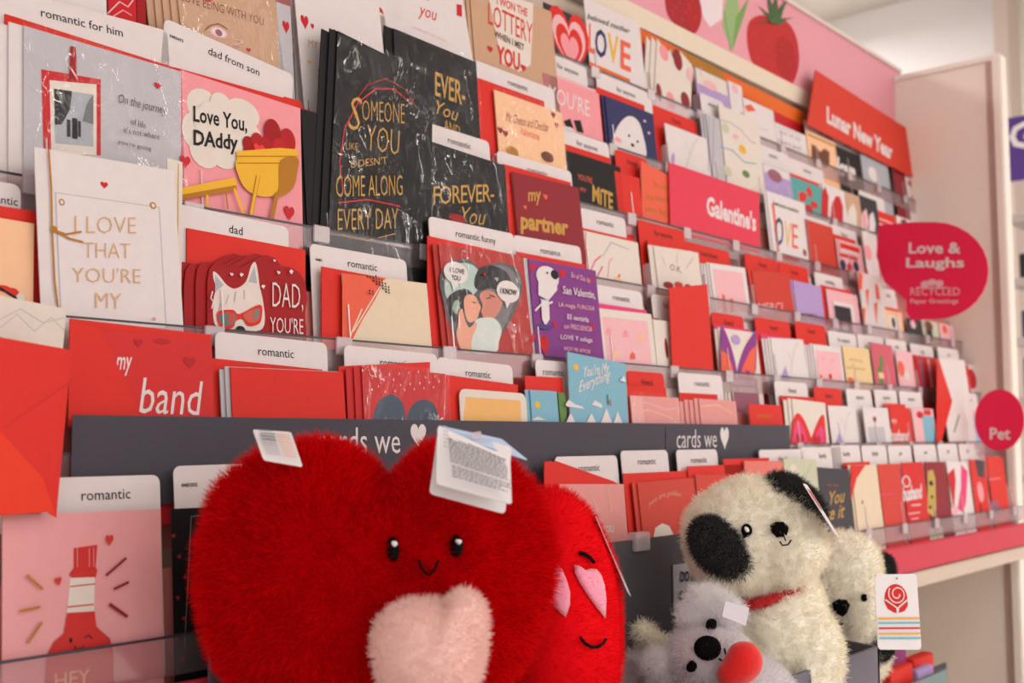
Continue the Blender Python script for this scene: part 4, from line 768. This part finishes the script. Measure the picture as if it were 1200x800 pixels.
def inflate(name, outline, cpt, d, T, px0, py0, rings=26, sub=6, tilt=0.0, pw=.5, prof=2.2, cleft=None):
    """stuffed cushion: outline px around centre cpt swept into a thick body of half thickness T (m) at depth d"""
    pts = []
    n0 = len(outline)
    for i in range(n0):      # Catmull-Rom
        p = [Vector(outline[(i+j-1) % n0]) for j in range(4)]
        for s in range(sub):
            t = s/sub; pts.append(.5*((2*p[1])+(-p[0]+p[2])*t+(2*p[0]-5*p[1]+4*p[2]-p[3])*t*t+(-p[0]+3*p[1]-3*p[2]+p[3])*t**3))
    n = len(pts); k = d/F; O = at_d(px0, py0, d); vs = []; fs = []; c = Vector(cpt)
    sm_ = [Vector(p) for p in pts]
    for _ in range(int(n*n/60)): sm_ = [(sm_[i-1]+sm_[i]*2+sm_[(i+1) % n])*.25 for i in range(n)]
    def P(q, z): return (rt*((q.x-px0))-up*((q.y-py0)))*k-fw*(z+tilt*(q.x-px0)*k)
    for side in (1, -1):
        base = len(vs)
        for r_ in range(rings+1):
            f = 1-(r_/rings) if side == 1 else 1-(r_/rings)
            z = T*(1-f**prof)**pw*side
            for qi, q in enumerate(pts):
                w_ = c+(sm_[qi].lerp(q, f**5)-c)*f; vs.append(P(w_, z))
        for r_ in range(rings):
            for i in range(n):
                q = [base+r_*n+i, base+r_*n+(i+1) % n, base+(r_+1)*n+(i+1) % n, base+(r_+1)*n+i]
                fs.append(q if side == 1 else q[::-1])
    me = mesh(name, vs, fs); bm = bmesh.new(); bm.from_mesh(me); bmesh.ops.remove_doubles(bm, verts=bm.verts, dist=1e-5)
    bmesh.ops.recalc_face_normals(bm, faces=bm.faces)
    for _ in range(3): bmesh.ops.smooth_vert(bm, verts=bm.verts, factor=.5, use_axis_x=True, use_axis_y=True, use_axis_z=True)
    bm.to_mesh(me); bm.free(); return me, O

# --- the big furry heart
DH = .80
hout = [(452,578),(441,554),(420,530),(394,511),(362,504),(326,512),(288,532),(258,562),(243,604),(238,650),(240,700),(248,742),(262,772),(292,802),(340,836),(400,868),(450,880),(520,862),(580,836),(620,800),(640,760),(652,706),(655,650),(648,604),(630,566),(600,538),(566,522),(524,511),(488,526),(464,553)]
me, O = inflate('body', hout, (450,690), DH, .075, 450, 690, tilt=-.22, pw=.55)
# tuft and dimple the cushion: a soft crease runs from the notch, a dimple sits at the face
for v in me.vertices:
    q = v.co; x = q.dot(rt)*F/DH+450; y = 690-q.dot(up)*F/DH; z = -q.dot(fw)
    if z > -.02:
        g = math.exp(-((x-450)/26)**2)*max(0, min(1, (625-y)/80)); v.co += fw*.008*g
        g2 = math.exp(-((x-498)/60)**2-((y-655)/30)**2); v.co += fw*.008*g2
bump_mesh(me, O, .007, 14); bump_mesh(me, O, .0035, 42)
RED_FUR_BASE = mat('deep_red_plush', (172,2,8), .95, .1, 200, .0, .2)
hb = put('heart_plush', me, O, RED_FUR_BASE)
tag(hb, 'large furry red heart plush with a stitched smiling face', 'plush toy')
fur(hb, hairmat('red_fur', (222,4,12), .35, spec=.06, sheen=0), 70000, 0.0040, .00018, .6, .008, .8, seed=3)
T_ = bvh((hb, O))
for ex, ey in ((459,643),(532.5,639)):
    e = decal('eye', T_, ell(ex, ey, 5.6, 12.5), BLACKT, hb, .0060)
    decal('eye_highlight', T_, hpx(ex-.5, ey-5, 5), WHITET, hb, .0076)
stroke('mouth', T_, [(490,654),(492,662),(496,669),(501,672),(506,666),(509,655)], .0009, BLACKT, hb, .0060)
# the pink heart it holds
pout = [(524,713),(518,706),(498,702),(472,704),(450,716),(440,736),(440,762),(446,790),(458,820),(500,850),(540,834),(556,812),(566,784),(573,752),(572,726),(562,702),(546,692),(534,697)]
me, Op = inflate('pink_heart', pout, (508,770), DH-.085, .030, 508, 770, rings=16, pw=.5, tilt=-.22)
bump_mesh(me, Op, .003, 22)
PINKP = fabric('pale_pink_plush', (252,212,204), .95, .25, 300, .06)
ph = put('pink_heart', me, Op, PINKP, hb); fur(ph, hairmat('pink_fur', (255,216,208), .05), 14000, .0018, .00013, .4, .004, .6, seed=5)
# --- tags on the heart
def tagcard(name, quad_d, m, parent=None, th=.0006, arts=(), loc=None):
    """stiff tag given by four corners (px,py,depth)"""
    P = [at_d(x, y, d) for x, y, d in quad_d]; o0 = sum(P, Vector())/4
    n = (P[1]-P[0]).cross(P[3]-P[0]).normalized()
    if n.dot(fw) > 0: n = -n
    # rounded corners by bilinear patch
    base = P; pts = []
    def bl(u, v): return base[0]*(1-u)*(1-v)+base[1]*u*(1-v)+base[2]*u*v+base[3]*(1-u)*v
    r_ = .07; asp = (P[1]-P[0]).length/(P[3]-P[0]).length; ru, rv = r_/max(asp,.2)*.8, r_*.8
    for cu_, cv_, a0 in ((1-ru, rv, -90),(1-ru, 1-rv, 0),(ru, 1-rv, 90),(ru, rv, 180)):
        for s in range(4):
            a_ = R(a0+s*30); pts.append(bl(cu_+ru*math.cos(a_), cv_+rv*math.sin(a_)))
    L0 = Vector(parent.location) if parent else o0; k = len(pts)
    vs = [p-L0 for p in pts]+[p-n*th-L0 for p in pts]
    o = link(name, mesh(name, vs, [list(range(k)), list(range(2*k-1, k-1, -1))]+[[i, i+k, (i+1) % k+k, (i+1) % k] for i in range(k)]), m, parent)
    if not parent: o.location = o0
    if arts:
        ex = (P[1]-P[0]); ey = (P[3]-P[0]); vv = []; ff = []; mi = []; ms = []
        for kk, (kind, q, col) in enumerate(arts):
            mm = ink(col)
            if mm not in ms: ms.append(mm)
            if kind == 'p': lst = [(q, [list(range(len(q)))])]
            else:
                st, u0, v0, u1, v1 = q; tv, tf = text_mesh(st, .01)
                ax = min(t[0] for t in tv); bx = max(t[0] for t in tv); ay = min(t[1] for t in tv); by = max(t[1] for t in tv)
                lst = [([(u0+(u1-u0)*(t[0]-ax)/(bx-ax), v1-(v1-v0)*(t[1]-ay)/(by-ay)) for t in tv], tf)]
            for qq, fl in lst:
                b = len(vv); vv += [bl(u, v)+n*(.0003+.0001*kk*(kind == 'p' or 1)*.3)-L0 for u, v in qq]
                for f in fl: ff.append([i+b for i in f]); mi.append(ms.index(mm))
        link('print', mesh('print', vv, ff, mi), ms, parent if parent else o)
    return o
TAGW = mat('white_tag_card', (232,226,228), .5, .02)
def lines(u0, u1, v0, v1, n, col, ragged=.0):
    out = []; random.seed(int(u0*100)+n)
    for i in range(n):
        v = v0+(v1-v0)*i/n; u = u0
        end = u1-ragged*random.random()
        while u < end:
            wl = .02+.05*random.random(); wl = min(wl, end-u)
            out.append(('p', [(u, v),(u+wl, v),(u+wl, v+(v1-v0)/n*.45),(u, v+(v1-v0)/n*.45)], col)); u += wl+.012
    return out
ft = tagcard('care_label', [(296,503,.745),(341,506,.75),(355,547,.735),(309,539,.73)], TAGW, None, .0004, lines(.12,.5,.15,.85,8,'lgrey')+lines(.55,.92,.12,.9,9,(232,180,160))+lines(.12,.5,.1,.5,4,'grey',.1))
tag(ft, 'small white care label lying on the left lobe of the big heart', 'label')
hang = empty('hang_tag', at_d(515,500,.72), 'folded white hang tag with fine print on the right lobe of the big heart', 'tag')
tagcard('back_leaf', [(514,500,.735),(600,524,.745),(592,602,.715),(503,578,.71)], TAGW, hang)
tagcard('front_leaf', [(513,498,.722),(598,537,.727),(600,591,.70),(511,567,.70)], TAGW, hang, .0005, lines(.14,.94,.08,.66,17,'grey',.05)+lines(.16,.96,.70,.94,5,'grey',.2)+lines(.03,.09,.1,.5,6,'lgrey'))
tagcard('blue_inner_leaf', [(513,498,.723),(588,514,.75),(619,539,.755),(560,520,.73)], mat('pale_blue_card', (176,196,224), .4), hang)
tagcard('plastic_fastener', [(552,507,.73),(563,505,.73),(566,513,.73),(554,515,.73)], CLIP, hang, .002)

# --- second red plush behind, smooth velour with heart eyes
D2 = .95
o2 = [(640,568),(662,570),(690,590),(712,628),(726,680),(730,740),(727,800),(716,850),(680,880),(630,890),(580,880),(560,830),(560,760),(570,680),(590,610),(612,580)]
me, O2 = inflate('second', o2, (650,730), D2, .085, 650, 730, tilt=-.1, pw=.5)
bump_mesh(me, O2, .003, 18)
VEL = mat('bright_red_velour', (228,10,22), .85, .08, 200, .05, .25)
k2 = put('velour_plush', me, O2, VEL); tag(k2, 'smooth bright red velour plush with pink heart eyes behind the furry heart', 'plush toy')
fur(k2, hairmat('velour_pile', (236,14,26), .15, spec=.05, sheen=0), 26000, .0022, .00013, .4, .003, .6, seed=9)
T2 = bvh((k2, O2)); PINKE = fabric('pink_felt', (238,150,176), .8, .2)
decal('heart_eye', T2, [(672,663),(678,665),(684,670),(690,668),(697,668),(702,674),(706,686),(708,702),(707,724),(698,712),(688,698),(678,682),(673,672)], PINKE, k2, .003)
decal('heart_eye', T2, [(652,662),(657,668),(662,680),(666,694),(666,708),(662,722),(654,714),(645,704),(642,680),(646,664)], PINKE, k2, .003)
stroke('eyebrow', T2, [(677,649),(682,650),(688,654),(693,660)], .0017, BLACKT, k2, .003)
stroke('mouth', T2, [(678,746),(682,752),(690,757),(697,757),(703,753),(706,748)], .0013, BLACKT, k2, .003)
stroke('mouth', T2, [(603,800),(620,797),(641,798)], .003, BLACKT, k2, .003) if False else None
s2 = tagcard('hang_tag', [(698,604,.93),(703,612,1.0),(740,699,1.0),(736,694,.93)], mat('grey_tag_side', (190,182,190), .5), None)
tag(s2, 'thin hang tag seen edge on beside the red velour plush', 'tag')

# --- puppies: cream sherpa
CREAM = fabric('cream_sherpa', (255,248,234), .95, .6, 220, .06); BLKF = fabric('black_sherpa', (22,20,22), .95, .5, 170, .2, .2)
CRH = hairmat('cream_curls', (255,244,222), .03); BKH = hairmat('black_curls', (24,22,24), .4)
def pup(px0, py0, d, parts, label, ears, nose, eyes, mouth, extra, n=30000, seed=11):
    me, O = blob('body', parts, d, px0, py0, .0035, 5); bump_mesh(me, O, .0034, 110); bump_mesh(me, O, .003, 30)
    b = put('puppy_plush', me, O, CREAM); tag(b, label, 'plush toy')
    fur(b, CRH, int(n*.9), .0014, .00026, .5, .016, .5, seed=seed)
    t = bvh((b, O))
    for i, (ps_, nm) in enumerate(ears):
        me2, O3 = blob(nm, ps_, d, px0, py0, .003, 4); bump_mesh(me2, O3, .0018, 90)
        e = put(nm, me2, O3, BLKF, b); fur(e, BKH, 9000, .0016, .00022, .8, .012, .5, seed=seed+i+1)
    for nm, pts, m, lift in nose: decal(nm, t, pts, m, b, lift)
    for nm, pts, w_, m in mouth: stroke(nm, t, pts, w_, m, b, .0045)
    return b, t
D1 = 1.17
p1, t1 = pup(882,630,D1, [(0,-4,0,82,66,54,0),(34,12,14,48,40,44,0),(-20,22,6,56,44,46,0),(22,112,-8,68,100,52,0),(54,150,-2,50,74,46,-12),(-4,150,0,66,60,44),(36,66,-8,34,26,30,0)],
  'cream sherpa puppy plush with black ears and a red collar', [([(-46,4,42,41,27,17,-46)], 'ear'), ([(47,-46,8,41,21,22,-36)], 'ear')],
  [('nose', [(903,616),(908,613),(917,613),(921,617),(920,625),(916,629),(910,629),(905,622)], BLACKT, .006), ('eye', ell(875,621.5,5.2,6.6), BLACKT, .0055), ('eye_highlight', ell(874.5,620.5,1.8,2.2), WHITET, .0068)], None,
  [('mouth', [(917,629),(919,635)], .0007, BLACKT), ('mouth', [(914,634),(917,638),(922,638),(925,634)], .0008, BLACKT), ('eyelash', [(870,628),(874,630)], .0007, BLACKT)], None, 42000)
t1c = t1
REDC = fabric('red_ribbon', (206,24,30), .8, .3)
me, Oc = blob('collar', [(-24+i*11.2, 74-i*3.4-10*math.sin(i/6*math.pi)*0, 40-abs(i-2.5)*3.5, 9, 4.2, 8, 16) for i in range(7)], D1, 882, 630, .0022, 2)
cl = put('collar', me, Oc, REDC, p1); fur(cl, hairmat('red_curls', (214,26,30), .2), 2500, .002, .00015, .5, .006, .4, seed=21)
D4 = 1.33
p2, t2 = pup(985,680,D4, [(0,0,0,46,58,40,-20),(14,18,8,34,46,36,0),(20,70,-10,44,60,36,0),(-10,-22,0,36,30,30)],
  'second cream sherpa puppy leaning behind the first one', [([(50,-10,-14,14,18,12,-30),(56,-4,-14,10,12,10,0)], 'ear'), ([(34,72,12,26,20,14,20)], 'ear')],
  [('nose', [(976,706),(983,702),(991,703),(995,709),(992,716),(986,719),(979,716)], BLACKT, .0055), ('eye', ell(1011.5,700,2.4,4), BLACKT, .0055)], None,
  [('mouth', [(981,726),(984,729),(987,727)], .0009, BLACKT)], None, 18000, 31)

# --- grey koala holding a red heart
D5 = 1.08
KG = fabric('grey_plush', (218,210,214), .95, .3, 200, .08)
me, Ok = blob('koala', [(0,2,6,52,43,42,-20),(40,44,0,52,46,40,0),(74,54,-10,30,38,28,0)], D5, 832, 770, .0035, 5); bump_mesh(me, Ok, .003, 30)
ko = put('koala_plush', me, Ok, KG); tag(ko, 'fluffy grey koala plush holding a small red heart', 'plush toy')
KH = hairmat('grey_fur', (240,236,238), .12); fur(ko, KH, 22000, .007, .00014, .6, .01, .6, seed=41)
tk = bvh((ko, Ok))
KE = hairmat('pale_ear_fur', (255,250,252), .06); KB = fabric('pale_ear_plush', (240,232,236))
for ps_, nn in (([(-2,-60,-4,26,20,14,0),(14,-52,0,24,18,12,0),(-20,-48,0,16,16,12)], 6500), ([(-56,8,4,22,18,14,0),(-48,26,6,20,16,12,0)], 4200)):
    me, Oe = blob('ear', ps_, D5, 832, 770, .003, 3); e = put('ear', me, Oe, KB, ko); fur(e, KE, nn, .014, .00016, 1.0, .03, .6, seed=nn)
decal('nose', tk, ell(829,760,14.5,13), BLACKT, ko, .007); decal('eye', tk, ell(833,736,5,3), BLACKT, ko, .007); decal('eye', tk, ell(812,780,4,5), BLACKT, ko, .007)
stroke('mouth', tk, [(841,772),(845,774),(849,770),(847,762)], .0009, BLACKT, ko, .007)
REDF = fabric('red_felt', (222,34,30), .85, .25, 260)
me, Oh = inflate('red_heart', [(850,767),(857,754),(868,749),(880,750),(890,757),(896,770),(895,784),(886,796),(872,804),(856,808),(844,806),(838,796),(839,784),(845,777)], (868,779), D5-.055, .016, 868, 780, rings=12, pw=.5)
rh = put('red_heart', me, Oh, REDF, ko)
# small cream animal paw poking out at the koala's left
me, Oa = blob('arm', [(0,0,0,14,10,10,-35),(16,14,2,16,12,11,-35),(34,24,0,18,14,12,-20),(52,34,-4,20,16,14)], 1.12, 756, 742, .003, 4)
cu_ = put('cream_plush', me, Oa, CREAM); tag(cu_, 'fluffy cream plush paw sticking out left of the koala', 'plush toy'); fur(cu_, hairmat('cream_long', (255,246,224), .06), 4500, .008, .00018, .9, .02, .6, seed=61)
me, Oa = blob('arm', [(0,0,0,30,18,16,0),(30,10,4,34,22,16,0),(-10,24,0,34,20,16,0)], 1.12, 762, 776, .003, 4)
cu2 = put('grey_plush', me, Oa, KG); tag(cu2, 'pale grey fluffy plush lying low between heart and koala', 'plush toy'); fur(cu2, KH, 6000, .010, .00014, .9, .014, .6, seed=62)
kt = tagcard('hang_tag', [(850,704,1.03),(878,712,1.04),(874,733,1.03),(846,722,1.02)], mat('lilac_tag_card', (204,196,204), .5, .02)); tag(kt, 'blank white tag between the koala and puppy plush', 'tag')
st = tagcard('hang_tag', [(941,566,1.10),(946,568,1.13),(985,631,1.16),(978,624,1.12)], TAGW, None, .0006, [('p',[(.15,.1),(.8,.12),(.7,.5),(.4,.5)],(206,40,60))]); tag(st, 'slim white and red tag standing up behind the puppy ear', 'tag')
# rose emblem hang tag
ros = []
def circ(cx, cy, rx, ry, n=20): return [(cx+rx*math.cos(t/n*2*math.pi), cy+ry*math.sin(t/n*2*math.pi)) for t in range(n)]
def swirl(r0, r1, a0, a1, wd, cx, cy, n=26):
    P = []; Q = []
    for i in range(n+1):
        a_ = a0+(a1-a0)*i/n; r_ = r0+(r1-r0)*i/n
        P.append((cx+(r_+wd)*math.cos(a_), cy+(r_+wd)*.62*math.sin(a_))); Q.append((cx+(r_-wd)*math.cos(a_), cy+(r_-wd)*.62*math.sin(a_)))
    return [[P[i], P[i+1], Q[i+1], Q[i]] for i in range(n)]
RC = (214,40,34)
ros.append(('p', circ(.47,.32,.27,.19), RC))
ros.append(('p', [(.20,.32),(.74,.32),(.74,.42),(.66,.49),(.52,.515),(.40,.51),(.26,.46),(.20,.38)], RC))
for q in swirl(.06,.22,0,2*math.pi*1.6,.014,.50,.265): ros.append(('p', q, 'white'))
for q in ([(.18,.34),(.22,.33),(.48,.44),(.48,.52),(.45,.52),(.45,.45)], [(.76,.34),(.72,.33),(.48,.44),(.46,.52),(.50,.52),(.52,.45)]): ros.append(('p', q, 'white'))
for v, c in ((.585,(236,170,70)),(.645,(110,190,200)),(.715,(206,50,66)),(.785,(236,170,70)),(.845,(110,190,200))): ros.append(('p', [(.02,v-.012),(.98,v-.012),(.98,v+.012),(.02,v+.012)], c))
ros.append(('p', circ(.5,.055,.02,.012,8), 'ink'))
rz = tagcard('hang_tag', [(1025,673,1.18),(1074,672,1.20),(1080,761,1.19),(1029,761,1.17)], TAGW, None, .0006, ros)
tag(rz, 'white hang tag with red rose emblem and coloured stripes right of the puppies', 'tag')

# ------------------------------------------------------------------ low display far below the ledge
LY = .62
def lbox(px0, py0, px1, py1, Y, dy, m, label, name, cat):
    A = at_y(px0, py1, Y); B = at_y(px1, py0, Y); o = box(name, (A.x, Y, A.z), (B.x, Y+dy, B.z), m, None, .002); tag(o, label, cat); return o
ls = box('lower_shelf', (1.5, .52, .50), (XE, .97, .53), BEIGE, rack)
lt = empty('lower_tray', (at_y(1070,800,.66).x, .66, .53), 'grey cardboard tray on the lower shelf behind the rose tag', 'tray')
gx = at_y(1042,770,.66).x
box('tray_front', (gx, .66, .53), (at_y(1109,770,.66).x, .664, at_y(1100,788,.66).z), mat('pale_teal_board', (120,140,140), .6), lt)
box('tray_back', (gx, .80, .53), (at_y(1109,770,.80).x, .804, at_y(1100,780,.80).z), GREY, lt)
lbox(1036,758,1062,812, .70, .03, ink((140,50,110)), 'purple carton standing in the lower tray', 'carton', 'box')
lbox(1044,776,1070,830, .675, .015, ink('red'), 'red pack standing in front of the purple carton', 'carton', 'box')
lbox(1072,764,1094,830, .69, .02, ink('red'), 'red pack right of the purple carton', 'carton', 'box')
lbox(1076,778,1094,830, .672, .012, ink('lav'), 'pale lavender pack leaning on the red pack', 'carton', 'box')

# ------------------------------------------------------------------ the shop beyond
def st_(name, lo, hi, m): o = box(name, lo, hi, m); o['kind'] = 'structure'; return o
WALLP = mat('far_wall_paint', (240,236,236), .8, .03, 2)
st_('wall_far', (4.45, -5, 0), (4.55, 5, 3.05), WALLP)
st_('floor', (-3, -5, -.05), (4.55, 5, 0), mat('pale_vinyl_floor', (226,216,206), .35, .05, 3))
st_('wall_rear', (-3, 1.06, 0), (XE+.02, 1.12, 2.0), mat('gondola_back', (190,170,160), .6))
st_('ceiling', (-3, -5, 3.05), (4.55, 5, 3.15), mat('ceiling_tile', (196,190,180), .85, .04, 3))
cyl = at_x(1164,30,4.2).y; cyr = at_x(1181,30,4.2).y
st_('wall_right', (4.36, cyr-1.6, at_x(1190,140,4.36).z), (4.38, cyr, 3.04), mat('lit_yellow_wall', (244,244,220), .7, .02, 2))  # lit stretch of wall; its brightness is put into the pale yellow
st_('trim_1', (4.2, cyr, 0), (4.34, cyl, 3.04), mat('column_paint', (206,188,178), .7, .03, 2))
for i_, (lx, ly) in enumerate(LAMPS):  # unseen panels added around the fill lamps
    l = empty('ceiling_fill_panel', (lx, ly, 2.94), 'flat white ceiling light panel, %s along, over the %s aisle' % (('first','second','third','fourth')[i_ % 4], ('nearest','second','third','rear')[i_//4]), 'light', 'added ceiling light panels')
    box('light_frame', (lx-.62, ly-.28, 2.955), (lx+.62, ly+.28, 3.05), POST, l); box('light_diffuser', (lx-.6, ly-.26, 2.945), (lx+.6, ly+.26, 2.955), MC.get('diffuser_glow') or emit('diffuser_glow', (255,244,232), 2.5), l)
# neighbouring aisle: dark shelving with a purple sign
sh = empty('shelving_unit', (3.35, .3, 0), 'dark shelving unit with mixed goods in the next aisle', 'shelves')
SX = 3.4
def spx(px, py): return at_x(px, py, SX)
yA = spx(1182, 300).y; yB = spx(1300, 300).y; zt = spx(1195,212).z
box('back_panel', (SX+.25, yB, 0), (SX+.28, yA, zt), mat('black_shelf', (30,26,30), .6), sh)
for py in (255, 330, 400, 470, 560, 660, 760):
    z = spx(1195, py).z; box('shelf', (SX+.0, yB, z-.012), (SX+.25, yA, z+.012), mat('shelf_edge', (176,164,158), .5), sh)
pc = [(40,36,40),(196,60,50),(226,150,110),(60,60,90),(220,210,200),(150,40,50),(90,110,120)]
ps = empty('purple_sign', (SX-.02, yA, zt), 'purple aisle sign with a white letter G at right edge', 'sign')
A = spx(1184, 214); 
box('sign_board', (SX-.02, yB, A.z), (SX-.01, spx(1184,160).y, spx(1184,140).z), ink((84,56,130)), ps)
vs, fs = text_mesh('G', .03); gy = spx(1184.5, 160).y; gz = spx(1190,176).z; S = .105
link('lettering', mesh('lettering', [(-.002, -v[0]*S+gy-yA, v[1]*S+gz-zt) for v in vs], fs), ink('white'), ps)
random.seed(4)
for r_, py in enumerate((330, 400, 470, 560, 660, 760)):
    z = spx(1195, py).z+.012; y = yA-.02; j = 0
    while y > yB+.04 and j < 4:
        w_ = .05+.03*random.random(); h_ = .07+.05*random.random(); c = pc[(r_*3+j*2) % 7]
        o = box('carton', (SX+.03, y-w_, z), (SX+.10, y, z+h_), ink(c), None, .002)
        tag(o, '%s carton, %s from the aisle post, on the %s shelf of next aisle' % (['dark','red','peach','navy','white','maroon','slate'][(r_*3+j*2) % 7], ['first','second','third','fourth'][j], ['top','second','third','fourth','fifth','lowest'][r_]), 'box', 'cartons in the next aisle')
        y -= w_+.006; j += 1
print('objects', len(bpy.data.objects))
